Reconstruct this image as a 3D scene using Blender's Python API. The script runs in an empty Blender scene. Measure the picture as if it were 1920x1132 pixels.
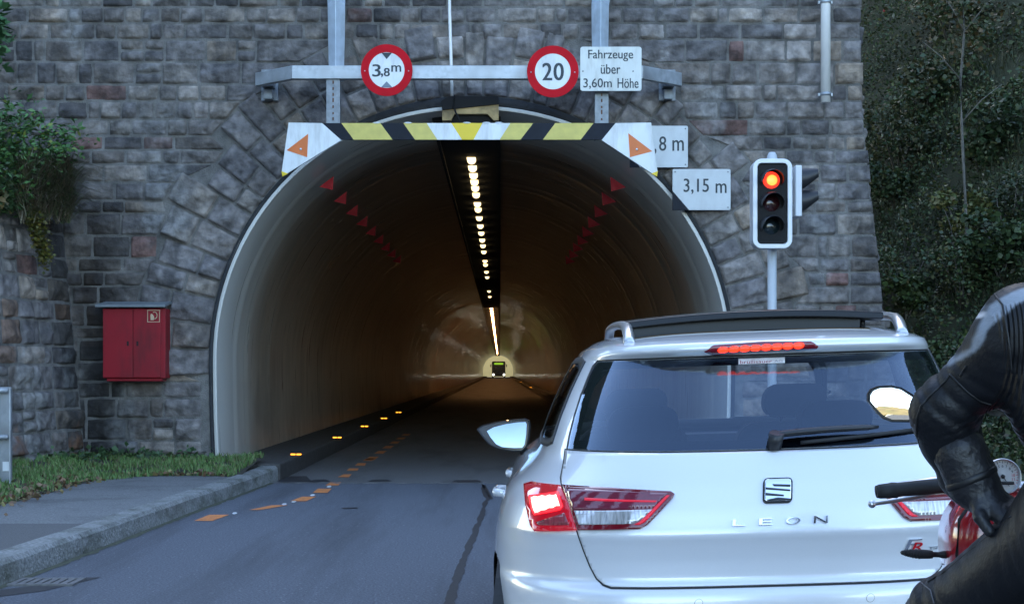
import bpy, bmesh, math, random
import numpy as np
from mathutils import Vector, Matrix, noise as mnoise
from mathutils.geometry import delaunay_2d_cdt, tessellate_polygon
random.seed(7); RNG = np.random.default_rng(7)
R_ = math.radians
S = bpy.context.scene
COL = S.collection
# ---------------------------------------------------------------- camera, sky, sun
F = 2750.0; CX = 937.0; CY = 695.0; CAMZ = 1.3          # focal length and vanishing point in photo pixels
cd = bpy.data.cameras.new("camera"); cam = bpy.data.objects.new("camera", cd); COL.objects.link(cam)
cam.location = (0, 0, CAMZ); cam.rotation_euler = (R_(90), 0, 0)
cd.sensor_width = 36; cd.lens = 36 * F / 1920
cd.shift_x = (960 - CX) / 1920; cd.shift_y = (CY - 566) / 1920
cd.clip_start = 0.05; cd.clip_end = 6000
S.camera = cam
SUN_EL, SUN_AZ = R_(27), R_(12)                          # sun behind the mountain, ahead and slightly right
W = bpy.data.worlds.new("World"); S.world = W; W.use_nodes = True
wn = W.node_tree.nodes; wl = W.node_tree.links
sky = wn.new("ShaderNodeTexSky"); sky.sky_type = 'NISHITA'; sky.sun_disc = False
sky.sun_elevation = SUN_EL; sky.sun_rotation = SUN_AZ
sky.air_density = 1.0; sky.dust_density = 1.0; sky.ozone_density = 1.0
bg = wn["Background"]; bg.inputs[1].default_value = 0.15
wl.new(sky.outputs[0], bg.inputs[0])
ld = bpy.data.lights.new("sun", 'SUN'); ld.energy = 3.0; ld.angle = R_(0.5); ld.color = (1.0, 0.93, 0.82)
sun = bpy.data.objects.new("sun", ld); COL.objects.link(sun)
sd = Vector((math.sin(SUN_AZ) * math.cos(SUN_EL), math.cos(SUN_AZ) * math.cos(SUN_EL), math.sin(SUN_EL)))
sun.rotation_euler = sd.to_track_quat('Z', 'Y').to_euler(); sun.location = (0, 0, 120)
S.view_settings.view_transform = 'Standard'; S.view_settings.look = 'None'
S.view_settings.exposure = 2.5; S.view_settings.gamma = 1
S.cycles.use_denoising = True
S.cycles.max_bounces = 8; S.cycles.diffuse_bounces = 4; S.cycles.glossy_bounces = 4; S.cycles.transparent_max_bounces = 12
S.cycles.sample_clamp_indirect = 6
def px(x, y, Y):                                         # photo pixel at distance Y -> point of the place
    return ((x - CX) * Y / F, Y, CAMZ - (y - CY) * Y / F)
def road(x, y, z=0.0):                                   # photo pixel on the level z
    Y = F * (CAMZ - z) / (y - CY); return ((x - CX) * Y / F, Y, z)

# ---------------------------------------------------------------- helpers
def tag(o, label=None, cat=None, group=None, kind=None):
    if label: o['label'] = label
    if cat: o['category'] = cat
    if group: o['group'] = group
    if kind: o['kind'] = kind
    return o
def empty(name, loc, label, cat, group=None):
    o = bpy.data.objects.new(name, None); COL.objects.link(o); o.location = loc
    o.empty_display_size = 0.1
    return tag(o, label, cat, group)
def adopt(o, p):                                         # p is unrotated: children keep world-space vertices
    o.parent = p
    w = Vector(p.location); q = p.parent
    if q is not None: w = Vector((0, 0, 0))
    o.matrix_parent_inverse = Matrix.Translation(-w)
    return o
def mesh_obj(name, V, Fc, mats, parent=None, fm=None, smooth=False, cols=None, bevel=0, world=True, attr=None):
    me = bpy.data.meshes.new(name)
    V = np.asarray(V, dtype=np.float32).reshape(-1, 3)
    if isinstance(Fc, np.ndarray) and Fc.ndim == 2:
        n, k = Fc.shape
        me.vertices.add(len(V)); me.vertices.foreach_set("co", V.ravel())
        me.loops.add(n * k); me.loops.foreach_set("vertex_index", Fc.astype(np.int32).ravel())
        me.polygons.add(n); me.polygons.foreach_set("loop_start", np.arange(0, n * k, k, dtype=np.int32))
        me.update(calc_edges=True); me.validate()
    else:
        me.from_pydata([tuple(map(float, v)) for v in V], [], [tuple(f) for f in Fc]); me.update()
    if not isinstance(mats, (list, tuple)): mats = [mats]
    for m in mats: me.materials.append(m)
    if fm is not None and len(fm) == len(me.polygons): me.polygons.foreach_set("material_index", np.asarray(fm, dtype=np.int32))
    if smooth is True: me.polygons.foreach_set("use_smooth", np.ones(len(me.polygons), dtype=bool))
    elif smooth is not False: me.polygons.foreach_set("use_smooth", np.asarray(smooth, dtype=bool))
    if cols is not None:
        a = me.color_attributes.new("Col", 'FLOAT_COLOR', 'POINT')
        c = np.ones((len(V), 4), dtype=np.float32); c[:, :3] = cols; a.data.foreach_set("color", c.ravel())
    if attr is not None:
        for k, val in attr.items():
            a = me.attributes.new(k, 'FLOAT', 'POINT'); a.data.foreach_set("value", np.asarray(val, dtype=np.float32))
    o = bpy.data.objects.new(name, me); COL.objects.link(o)
    if bevel:
        b = o.modifiers.new("bevel", 'BEVEL'); b.width = bevel; b.segments = 2; b.limit_method = 'ANGLE'; b.angle_limit = R_(35)
    if parent is not None:
        if world: adopt(o, parent)
        else: o.parent = parent
    return o
class MB:
    def __init__(s): s.v = []; s.f = []; s.m = []; s.sm = []
    def add(s, V, Fs, m=0, sm=False):
        b = len(s.v); s.v += [tuple(map(float, p)) for p in V]
        for f in Fs: s.f.append(tuple(b + i for i in f)); s.m.append(m); s.sm.append(sm)
        return s
    def box(s, c, d, m=0, M=None):
        V = [Vector((x * d[0] / 2, y * d[1] / 2, z * d[2] / 2)) for x in (-1, 1) for y in (-1, 1) for z in (-1, 1)]
        if M is not None: V = [M @ v for v in V]
        V = [v + Vector(c) for v in V]
        return s.add(V, [(0, 1, 3, 2), (4, 6, 7, 5), (0, 4, 5, 1), (2, 3, 7, 6), (0, 2, 6, 4), (1, 5, 7, 3)], m)
    def span(s, a, b, m=0):
        return s.box([(a[i] + b[i]) / 2 for i in range(3)], [abs(b[i] - a[i]) for i in range(3)], m)
    def prism(s, poly, y0, y1, m=0):                     # outline in XZ, extruded along Y
        n = len(poly); A = sum(poly[i][0] * poly[(i + 1) % n][1] - poly[(i + 1) % n][0] * poly[i][1] for i in range(n))
        if A < 0: poly = poly[::-1]
        if y1 < y0: y0, y1 = y1, y0
        V = [(x, y0, z) for x, z in poly] + [(x, y1, z) for x, z in poly]
        return s.add(V, [tuple(range(n)), tuple(range(2 * n - 1, n - 1, -1))] + [(i, n + i, n + (i + 1) % n, (i + 1) % n) for i in range(n)], m)
    def tube(s, P, r, n=10, m=0, flat=1.0, up=(0, 0, 1), cap=True, sm=True):
        P = [Vector(p) for p in P]; k = len(P)
        rs = [r] * k if not hasattr(r, '__len__') else list(r)
        V = []; pu = Vector(up)
        for i in range(k):
            t = (P[min(i + 1, k - 1)] - P[max(i - 1, 0)]).normalized()
            u = pu - t * pu.dot(t)
            if u.length < 1e-4: u = t.orthogonal()
            u.normalize(); w = t.cross(u)
            for j in range(n):
                a = 2 * math.pi * j / n
                V.append(P[i] + (u * math.sin(a) * flat + w * math.cos(a)) * rs[i])
        Fs = [(i * n + j, i * n + (j + 1) % n, (i + 1) * n + (j + 1) % n, (i + 1) * n + j) for i in range(k - 1) for j in range(n)]
        s.add(V, Fs, m, sm)
        if cap:
            b = len(s.v) - k * n
            s.f += [tuple(b + j for j in range(n - 1, -1, -1)), tuple(b + (k - 1) * n + j for j in range(n))]; s.m += [m, m]; s.sm += [False, False]
        return s
    def lathe(s, prof, c, ax=(0, 0, 1), n=24, m=0, sm=True, arc=1.0):
        ax = Vector(ax).normalized(); u = ax.orthogonal().normalized(); w = ax.cross(u); c = Vector(c)
        V = []; k = len(prof)
        for (r, h) in prof:
            for j in range(n):
                a = 2 * math.pi * arc * j / (n if arc == 1 else n - 1)
                V.append(c + ax * h + (u * math.cos(a) + w * math.sin(a)) * r)
        nn = n if arc == 1 else n - 1
        return s.add(V, [(i * n + j, i * n + (j + 1) % n, (i + 1) * n + (j + 1) % n, (i + 1) * n + j) for i in range(k - 1) for j in range(nn)], m, sm)
    def ball(s, c, r, n=14, m=0):
        rr = r if hasattr(r, '__len__') else (r, r, r); k = n // 2 + 1; V = []
        for i in range(k):
            t = math.pi * i / (k - 1)
            for j in range(n):
                a = 2 * math.pi * j / n
                V.append((c[0] + rr[0] * math.sin(t) * math.cos(a), c[1] + rr[1] * math.sin(t) * math.sin(a), c[2] + rr[2] * math.cos(t)))
        return s.add(V, [(i * n + j, (i + 1) * n + j, (i + 1) * n + (j + 1) % n, i * n + (j + 1) % n) for i in range(k - 1) for j in range(n)], m, True)
    def build(s, name, mats, parent=None, bevel=0, world=True):
        return mesh_obj(name, s.v, s.f, mats, parent, fm=s.m, smooth=s.sm, bevel=bevel, world=world)
def vnoise(P, seed=0):                                     # smooth value noise for arrays of points, about -1..1
    P = np.asarray(P, dtype=float); i = np.floor(P).astype(np.int64); f = P - i; f = f * f * (3 - 2 * f)
    def h(a, b, c):
        n = (a * 374761393 + b * 668265263 + c * 2147483647 + seed * 1274126177) & 0xffffffff; n = ((n ^ (n >> 13)) * 1274126177) & 0xffffffff; n = n ^ (n >> 16)
        return (n & 0xffff) / 32767.5 - 1
    out = 0
    for dx in (0, 1):
        for dy in (0, 1):
            for dz in (0, 1):
                w = (f[..., 0] if dx else 1 - f[..., 0]) * (f[..., 1] if dy else 1 - f[..., 1]) * (f[..., 2] if dz else 1 - f[..., 2])
                out = out + w * h(i[..., 0] + dx, i[..., 1] + dy, i[..., 2] + dz)
    return out
def rrect(x0, z0, x1, z1, r, n=5):
    P = []
    for cx, cz, a0 in ((x1 - r, z1 - r, 0), (x0 + r, z1 - r, 90), (x0 + r, z0 + r, 180), (x1 - r, z0 + r, 270)):
        for i in range(n + 1):
            a = R_(a0 + 90 * i / n); P.append((cx + r * math.cos(a), cz + r * math.sin(a)))
    return P
def disc(cx, cz, r, n=40): return [(cx + r * math.cos(2 * math.pi * i / n), cz + r * math.sin(2 * math.pi * i / n)) for i in range(n)]

def text_geo(body, depth=0.004):                          # letters as outlines in XY, front face +Z
    cu = bpy.data.curves.new("lettering", 'FONT'); cu.body = body; cu.extrude = depth / 2; cu.resolution_u = 4
    cu.align_x = 'CENTER'
    o = bpy.data.objects.new("lettering", cu); COL.objects.link(o)
    dg = bpy.context.evaluated_depsgraph_get(); me = bpy.data.meshes.new_from_object(o.evaluated_get(dg))
    V = np.array([v.co[:] for v in me.vertices]); Fs = [tuple(p.vertices) for p in me.polygons]
    bpy.data.objects.remove(o); bpy.data.curves.remove(cu); bpy.data.meshes.remove(me)
    return V, Fs
def text_fit(mb, body, x0, z0, x1, z1, y, m=0, depth=0.004, bold=0):   # letters standing in an XZ box facing -Y, front face at y
    V, Fs = text_geo(body, 1.0)
    lo, hi = V.min(0), V.max(0)
    for dx in ((0,) if not bold else (-bold, 0, bold)):
        P = [(x0 + dx + (p[0] - lo[0]) / (hi[0] - lo[0]) * (x1 - x0), y + (0.5 - p[2]) * depth - abs(dx) * 0.02 - dx * 0.05, z0 + (p[1] - lo[1]) / (hi[1] - lo[1]) * (z1 - z0)) for p in V]
        mb.add(P, Fs, m)
    return mb

# ---------------------------------------------------------------- materials
def mat(name, c, rough=0.6, metal=0.0, var=0.15, scale=6.0, bump=0.0, bscale=30.0, coat=0.0, attr=False, emit=None, estr=0.0, stretch=None, dirt=None, ior=1.5, spec=0.5, bdist=0.02, specks=0):
    m = bpy.data.materials.new(name); m.use_nodes = True
    N = m.node_tree.nodes; L = m.node_tree.links; b = N["Principled BSDF"]
    b.inputs["Roughness"].default_value = rough; b.inputs["Metallic"].default_value = metal
    b.inputs["Coat Weight"].default_value = coat; b.inputs["Coat Roughness"].default_value = 0.04
    b.inputs["IOR"].default_value = ior; b.inputs["Specular IOR Level"].default_value = spec
    tc = N.new("ShaderNodeTexCoord"); mp = N.new("ShaderNodeMapping"); L.new(tc.outputs["Object"], mp.inputs[0])
    if stretch: mp.inputs["Scale"].default_value = stretch
    nz = N.new("ShaderNodeTexNoise"); nz.inputs["Scale"].default_value = scale; nz.inputs["Detail"].default_value = 7
    L.new(mp.outputs[0], nz.inputs["Vector"])
    rp = N.new("ShaderNodeMapRange"); rp.inputs[1].default_value = 0.25; rp.inputs[2].default_value = 0.75
    rp.inputs[3].default_value = 1 - var; rp.inputs[4].default_value = 1 + var
    L.new(nz.outputs[0], rp.inputs[0])
    mx = N.new("ShaderNodeMix"); mx.data_type = 'RGBA'; mx.blend_type = 'MULTIPLY'; mx.inputs[0].default_value = 1
    if attr:
        at = N.new("ShaderNodeAttribute"); at.attribute_name = "Col"; L.new(at.outputs[0], mx.inputs[6])
    else: mx.inputs[6].default_value = (*c, 1)
    L.new(rp.outputs[0], mx.inputs[7])
    out = mx.outputs[2]
    if dirt:                                             # (colour, amount, scale, stretch) blotches
        dc, da, ds, dst = dirt
        m2 = N.new("ShaderNodeMapping"); m2.inputs["Scale"].default_value = dst; L.new(tc.outputs["Object"], m2.inputs[0])
        n2 = N.new("ShaderNodeTexNoise"); n2.inputs["Scale"].default_value = ds; n2.inputs["Detail"].default_value = 6; n2.inputs["Roughness"].default_value = 0.65
        L.new(m2.outputs[0], n2.inputs["Vector"])
        r2 = N.new("ShaderNodeMapRange"); r2.inputs[1].default_value = 0.48; r2.inputs[2].default_value = 0.7; r2.inputs[3].default_value = 0; r2.inputs[4].default_value = da
        L.new(n2.outputs[0], r2.inputs[0])
        x2 = N.new("ShaderNodeMix"); x2.data_type = 'RGBA'; L.new(r2.outputs[0], x2.inputs[0]); L.new(out, x2.inputs[6]); x2.inputs[7].default_value = (*dc, 1)
        out = x2.outputs[2]
    if specks:                                           # pale grit grains
        n4 = N.new("ShaderNodeTexNoise"); n4.inputs["Scale"].default_value = specks; n4.inputs["Detail"].default_value = 2; L.new(tc.outputs["Object"], n4.inputs["Vector"])
        r4 = N.new("ShaderNodeMapRange"); r4.inputs[1].default_value = 0.66; r4.inputs[2].default_value = 0.74; r4.inputs[4].default_value = .7; L.new(n4.outputs[0], r4.inputs[0])
        x4 = N.new("ShaderNodeMix"); x4.data_type = 'RGBA'; L.new(r4.outputs[0], x4.inputs[0]); L.new(out, x4.inputs[6]); x4.inputs[7].default_value = (.42, .42, .42, 1); out = x4.outputs[2]
    L.new(out, b.inputs["Base Color"])
    if bump:
        n3 = N.new("ShaderNodeTexNoise"); n3.inputs["Scale"].default_value = bscale; n3.inputs["Detail"].default_value = 8
        L.new(mp.outputs[0], n3.inputs["Vector"])
        bp = N.new("ShaderNodeBump"); bp.inputs["Strength"].default_value = bump; bp.inputs["Distance"].default_value = bdist
        L.new(n3.outputs[0], bp.inputs["Height"]); L.new(bp.outputs[0], b.inputs["Normal"])
    if emit is not None:
        b.inputs["Emission Color"].default_value = (*emit, 1); b.inputs["Emission Strength"].default_value = estr
    return m
def glass_mat(name, tint, ior=1.5, rough=0.0, tint2=(1, 1, 1), even=None):
    m = bpy.data.materials.new(name); m.use_nodes = True
    N = m.node_tree.nodes; L = m.node_tree.links; N.remove(N["Principled BSDF"])
    tr = N.new("ShaderNodeBsdfTransparent"); tr.inputs[0].default_value = (*tint, 1)
    gl = N.new("ShaderNodeBsdfGlossy"); gl.inputs["Roughness"].default_value = rough; gl.inputs[0].default_value = (*tint2, 1)
    fr = N.new("ShaderNodeFresnel"); fr.inputs[0].default_value = ior
    nz = N.new("ShaderNodeTexNoise"); nz.inputs["Scale"].default_value = 2.0
    bp = N.new("ShaderNodeBump"); bp.inputs["Strength"].default_value = 0.02; bp.inputs["Distance"].default_value = 0.01
    L.new(nz.outputs[0], bp.inputs["Height"]); L.new(bp.outputs[0], gl.inputs["Normal"])
    mx = N.new("ShaderNodeMixShader"); L.new(fr.outputs[0], mx.inputs[0]); L.new(tr.outputs[0], mx.inputs[1]); L.new(gl.outputs[0], mx.inputs[2])
    if even is not None: L.remove(mx.inputs[0].links[0]); mx.inputs[0].default_value = even
    L.new(mx.outputs[0], N["Material Output"].inputs[0])
    return m
M = {}
M['stone'] = mat("rough_stone", (1, 1, 1), 0.85, var=0.6, scale=8, bump=1.0, bdist=0.03, bscale=14, attr=True, dirt=((0.028, 0.028, 0.03), 0.75, 1.5, (1.5, 1.5, 0.35)))
M['mortar'] = mat("lime_mortar", (0.185, 0.175, 0.16), 0.95, var=0.4, scale=8, bump=0.8, bscale=60, dirt=((0.045, 0.045, 0.043), 0.7, 1.2, (1.3, 1.3, 0.3)))
M['asphalt'] = mat("asphalt", (0.138, 0.149, 0.172), 0.7, var=0.55, scale=70, bump=0.8, bscale=150, dirt=((0.07, 0.074, 0.084), 0.85, 0.9, (2.0, 0.16, 1)), specks=34)
M['asphalt_in'] = mat("worn_tunnel_asphalt", (0.15, 0.145, 0.14), 0.7, var=0.35, scale=120, bump=0.5, bscale=200, dirt=((0.06, 0.055, 0.05), 0.7, 0.8, (1.5, 0.3, 1)))
M['paving'] = mat("pavement_asphalt", (0.2, 0.2, 0.195), 0.85, var=0.4, scale=60, bump=0.7, bscale=120, specks=40, dirt=((0.075, 0.072, 0.068), 0.6, 1.2, (1, 1, 1)))
M['paving_dark'] = mat("dark_pavement_patch", (0.125, 0.122, 0.118), 0.85, var=0.3, scale=120, bump=0.5, bscale=180)
M['kerb'] = mat("granite_kerb", (0.26, 0.262, 0.25), 0.8, var=0.5, scale=40, bump=0.8, bscale=50, dirt=((0.075, 0.08, 0.055), 0.9, 2.6, (1, 1, 2.0)), specks=30)
M['tar'] = mat("black_tar_seal", (0.035, 0.035, 0.037), 0.6, var=0.3, scale=40)
M['joint'] = mat("pale_joint_grit", (0.22, 0.21, 0.2), 0.9, var=0.5, scale=50)
M['orange_paint'] = mat("orange_road_paint", (0.72, 0.24, 0.07), 0.7, var=0.25, scale=40, dirt=((0.12, 0.1, 0.09), 0.5, 9, (1, 1, 1)))
M['white_stud'] = mat("white_stud", (0.75, 0.75, 0.75), 0.5)
M['soil'] = mat("soil", (0.05, 0.042, 0.03), 0.95, var=0.4, scale=8, bump=0.6, bscale=14)
M['grass'] = mat("grass_blades", (1, 1, 1), 0.7, var=0.2, scale=3, attr=True)
M['leaf'] = mat("leaves", (1, 1, 1), 0.55, var=0.25, scale=5, attr=True)
M['wood'] = mat("bark", (0.11, 0.1, 0.085), 0.9, var=0.4, scale=20, bump=0.5, bscale=40, stretch=(1, 1, 0.2))
M['steel'] = mat("galvanised_steel", (0.42, 0.45, 0.48), 0.45, 0.55, var=0.22, scale=14, bump=0.05, bscale=60, dirt=((0.16, 0.15, 0.14), 0.6, 3.5, (1, 1, 1)))
M['steel_dark'] = mat("weathered_steel", (0.24, 0.26, 0.28), 0.5, 0.5, var=0.25, scale=16)
M['rust'] = mat("rust", (0.12, 0.05, 0.025), 0.9, var=0.4, scale=40)
M['white'] = mat("white_sign_paint", (0.76, 0.78, 0.78), 0.4, var=0.06, scale=5, coat=0.2, dirt=((0.36, 0.35, 0.32), 0.55, 5, (1.2, 1.2, 0.25)))
M['offwhite'] = mat("old_white_sign", (0.68, 0.7, 0.66), 0.4, var=0.06, scale=5, coat=0.2, dirt=((0.38, 0.37, 0.32), 0.5, 6, (1.2, 1.2, 0.3)))
M['plate'] = mat("pale_grey_plate", (0.56, 0.59, 0.6), 0.4, var=0.08, scale=5, coat=0.2, dirt=((0.4, 0.4, 0.4), 0.4, 5, (1, 1, 0.6)))
M['red_sign'] = mat("red_sign_film", (0.56, 0.004, 0.014), 0.5, var=0.12, scale=6, spec=0.12)
M['black'] = mat("black_paint", (0.02, 0.024, 0.03), 0.45, var=0.2, scale=10)
M['ink'] = mat("sign_lettering", (0.02, 0.035, 0.045), 0.5, var=0.1)
M['navy'] = mat("blue_black_paint", (0.008, 0.011, 0.02), 0.5, var=0.3, scale=8, spec=0.2)
M['dull_yellow'] = mat("faded_yellow_film", (0.66, 0.54, 0.13), 0.5, var=0.14, scale=9)
M['yellow'] = mat("bright_yellow_film", (0.85, 0.6, 0.01), 0.4, var=0.05)
M['orange'] = mat("orange_film", (0.72, 0.17, 0.03), 0.45, var=0.08)
M['flag_red'] = mat("red_reflector", (0.62, 0.012, 0.022), 0.5, var=0.1)
M['grey_tip'] = mat("blue_grey_film", (0.16, 0.2, 0.25), 0.45, var=0.1)
M['red_box'] = mat("red_cabinet_paint", (0.3, 0.008, 0.018), 0.45, var=0.1, scale=5, coat=0.0, spec=0.35, dirt=((0.12, 0.012, 0.016), 0.8, 3.5, (1.2, 1.2, 0.3)))
M['zinc'] = mat("zinc_lid", (0.2, 0.225, 0.235), 0.6, 0.2, var=0.2, scale=10)
M['cream'] = mat("cream_pictogram", (0.62, 0.47, 0.3), 0.5)
M['ochre'] = mat("stained_concrete", (0.5, 0.36, 0.17), 0.8, var=0.3, scale=8, bump=0.3, dirt=((0.05, 0.045, 0.04), 0.8, 2.5, (1, 1, 1.3)))
M['soot'] = mat("soot_black", (0.006, 0.006, 0.0065), 0.8, var=0.3, scale=6)
M['seal'] = mat("black_joint_membrane", (0.014, 0.016, 0.02), 0.6, var=0.4, scale=10, bump=0.5, bscale=20)
M['rubber'] = mat("black_rubber", (0.018, 0.018, 0.019), 0.65, var=0.15)
M['plastic'] = mat("black_plastic", (0.02, 0.021, 0.024), 0.42, var=0.1)
M['chrome'] = mat("chrome", (0.85, 0.86, 0.88), 0.07, 1.0, var=0.02)
M['mirror'] = mat("mirror_glass", (0.92, 0.93, 0.95), 0.01, 1.0, var=0.0)
M['alu'] = mat("brushed_aluminium", (0.66, 0.67, 0.69), 0.28, 0.9, var=0.06)
def lamp_mat(name, c, s, base=(0.04, 0.02, 0.02)): return mat(name, base, 0.3, var=0.02, emit=c, estr=s)
M['lamp'] = lamp_mat("tunnel_lamp_glow", (1.0, 0.74, 0.36), .6)
M['amber'] = lamp_mat("amber_marker_glow", (1.0, 0.33, 0.02), 0.8)
M['red_signal'] = lamp_mat("lit_red_lens", (1.0, 0.03, 0.012), 0.42)
# ================================================================ ground, road, kerbs
def sheet(name, pts, z, m, kind='structure', nx=1):
    V = [(x, y, z) if len(p) == 2 else tuple(p) for p in pts for (x, y) in [p[:2]]]
    o = mesh_obj(name, V, [tuple(range(len(V)))], m); tag(o, kind=kind); return o
sheet("ground", [(-900, -900), (900, -900), (900, 1500), (-900, 1500)], -0.06, M['soil'])
sheet("road", [(-3.2, -60), (4.2, -60), (4.2, 17.0), (-3.2, 17.0)], 0.0, M['asphalt'])
sheet("tunnel_road", [(-2.75, 17.0), (2.3, 17.0), (2.3, 330), (-2.75, 330)], 0.0, M['asphalt_in'])
# joint, cracks and dashes on the carriageway
mk = MB()
def mark(pts, m, z=0.004):
    P = [road(*p) for p in pts]; P = [(p[0], p[1], z) for p in P]
    A = sum(P[i][0] * P[(i + 1) % len(P)][1] - P[(i + 1) % len(P)][0] * P[i][1] for i in range(len(P)))
    if A < 0: P = P[::-1]
    mk.add(P, [tuple(range(len(P)))], m)
dashes = [[(364, 976.5), (392, 965), (430, 965), (398, 976.5)], [(467.5, 956), (510, 947), (540, 947), (487, 956)],
          [(544, 939.5), (567, 931), (593, 931), (574, 939.5)], [(586, 924), (596, 916), (622, 916), (614, 924)],
          [(610, 910), (619, 904.3), (640, 904.3), (634, 910)], [(633, 894.5), (645, 889), (659.5, 889), (654, 894.5)],
          [(650, 882.5), (655, 878), (673, 878), (670, 882.5)], [(665, 873), (671, 868), (687, 868), (684, 873)],
          [(680, 864), (686, 859.5), (701, 859.5), (697.5, 864)]]
for d in dashes: mark(d, 0)
y0 = 21.4
for i in range(6):                                        # the row fades on into the dark
    y = y0 + i * 1.6; mk.add([(-1.97, y, .004), (-1.83, y, .004), (-1.83, y + .8, .004), (-1.97, y + .8, .004)], [(0, 1, 2, 3)], 0)
for (x, y) in ((440, 962), (533, 945), (551, 940), (586, 928), (617, 912)):
    w = 5; mark([(x - w, y + 1), (x - w * .4, y + 2.2), (x + w * .5, y + 1.6), (x + w, y - .4), (x + w * .4, y - 1.8), (x - w * .5, y - 1.2)], 1)
# wandering tar crack and the pale joint at the portal
crack = [(905, 908, 3), (908, 920, 4), (914, 935, 5), (908, 948, 4), (905, 962, 5), (897, 980, 5), (890, 1000, 6), (880, 1022, 6), (872, 1045, 6), (862, 1070, 8), (853, 1095, 8), (846, 1118, 10), (838, 1140, 10), (826, 1180, 12)]
fine = []
for i in range(len(crack) - 1):
    for k in range(5):
        t = k / 5; a, b = crack[i], crack[i + 1]
        fine.append((a[0] + (b[0] - a[0]) * t + random.uniform(-1.6, 1.6), a[1] + (b[1] - a[1]) * t, a[2] + (b[2] - a[2]) * t + random.uniform(-2.2, 2.2)))
for a, b in zip(fine, fine[1:]): mark([(a[0] - a[2], a[1]), (b[0] - b[2], b[1]), (b[0] + b[2], b[1]), (a[0] + a[2], a[1])], 2)
mark([(903, 909), (910, 909), (925, 935), (919, 936)], 2); mark([(640, 952), (668, 951), (672, 953), (645, 954)], 2)
j = [(505 + i * 9, 905.6 + random.uniform(-.7, .7), random.uniform(.3, 1.6)) for i in range(58)]
for a, b in zip(j, j[1:]): mark([(a[0], a[1] - a[2] * .5), (b[0], b[1] - b[2] * .5), (b[0], b[1] + b[2] * .6), (a[0], a[1] + a[2] * .6)], 3, .005)
for (x0, x1, ya, yb) in ((690, 735, 899, 903), (845, 905, 900, 904.5), (580, 620, 899, 904), (520, 585, 893, 904)):
    mark([(x0, yb), (x0 + 8, ya), (x1 - 10, ya - .5), (x1, yb - 1)], 2, .004)
mark([(0, 1106), (60, 1098), (150, 1083), (190, 1082), (140, 1094), (80, 1108), (0, 1118)], 2, .003)
tag(mk.build("road_markings", [M['orange_paint'], M['white_stud'], M['tar'], M['joint']]), kind='structure')
# kerb line: bottom edge on the carriageway
kb = [(-3.36, -20, 0), (-3.06, 8.0, 0), (-2.93, 10.9, 0), (-2.83, 13.5, 0), (-2.72, 15.8, 0), (-2.64, 17.3, 0), (-2.6, 18.2, 0)]
def kerb_at(y): return float(np.interp(y, [p[1] for p in kb], [p[0] for p in kb]))
V = []; Fs = []; ys = list(np.arange(-20, 18.3, 0.95))
for i in range(len(ys) - 1):                              # single kerb stones with thin joints, laid end to end
    for yy, sh in ((ys[i] + .004, 0), (ys[i + 1] - .004, 0)):
        x = kerb_at(yy) + random.uniform(-.004, .004); h = .15 if yy < 16.5 else .15 + (yy - 16.5) * .025
        V += [(x, yy, -.05), (x - .008, yy, h - .03), (x - .035, yy, h), (x - .2, yy, h + .003), (x - .2, yy, -.05)]
    b = len(V) - 10
    Fs += [(b + k, b + k + 1, b + 6 + k, b + 5 + k) for k in range(4)] + [(b, b + 4, b + 3, b + 2, b + 1), (b + 5, b + 6, b + 7, b + 8, b + 9)]
tag(mesh_obj("kerb", V, Fs, M['kerb']), kind='structure')
mesh = MB()
for i in range(len(ys) - 1): mesh.add([(kerb_at(ys[i]) - .19, ys[i], .02), (kerb_at(ys[i]) + .0 - .004, ys[i], .02), (kerb_at(ys[i + 1]) - .004, ys[i + 1], .02), (kerb_at(ys[i + 1]) - .19, ys[i + 1], .02)], [(0, 1, 2, 3)])
V = []; gy = np.arange(-5, 17.2, .12)
for yy in gy: V += [(kerb_at(yy) - .02, yy, .003), (kerb_at(yy) + .05 + .05 * abs(mnoise.noise((yy * 3, 1, 0))) + .03 * mnoise.noise((yy * 11, 4, 0)), yy, .003)]
tag(mesh_obj("gutter_dirt", V, [(2 * i, 2 * i + 1, 2 * i + 3, 2 * i + 2) for i in range(len(gy) - 1)], mat("mossy_grit", (.085, .09, .06), .95, var=.6, scale=30)), kind='structure')
# pavement behind it
pv = [(kerb_at(y) - .205, y) for y in (-20, 8, 11.1, 13.5, 15.2, 15.95)]
back = [(-3.1, 16.08), (-3.4, 16.15), (-3.8, 16.1), (-4.1, 15.9), (-4.25, 15.4), (-4.3, 14), (-4.33, 12.7), (-4.36, 11.1)]
tag(mesh_obj("pavement", [(x, y, .146) for x, y in pv[2:] + back], [tuple(range(len(pv[2:]) + len(back)))], M['paving']), kind='structure')
tag(mesh_obj("pavement_patch", [(x, y, .146) for x, y in pv[:3] + [(-4.36, 11.1), (-4.6, -20)]], [tuple(range(5))], M['paving_dark']), kind='structure')
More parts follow.
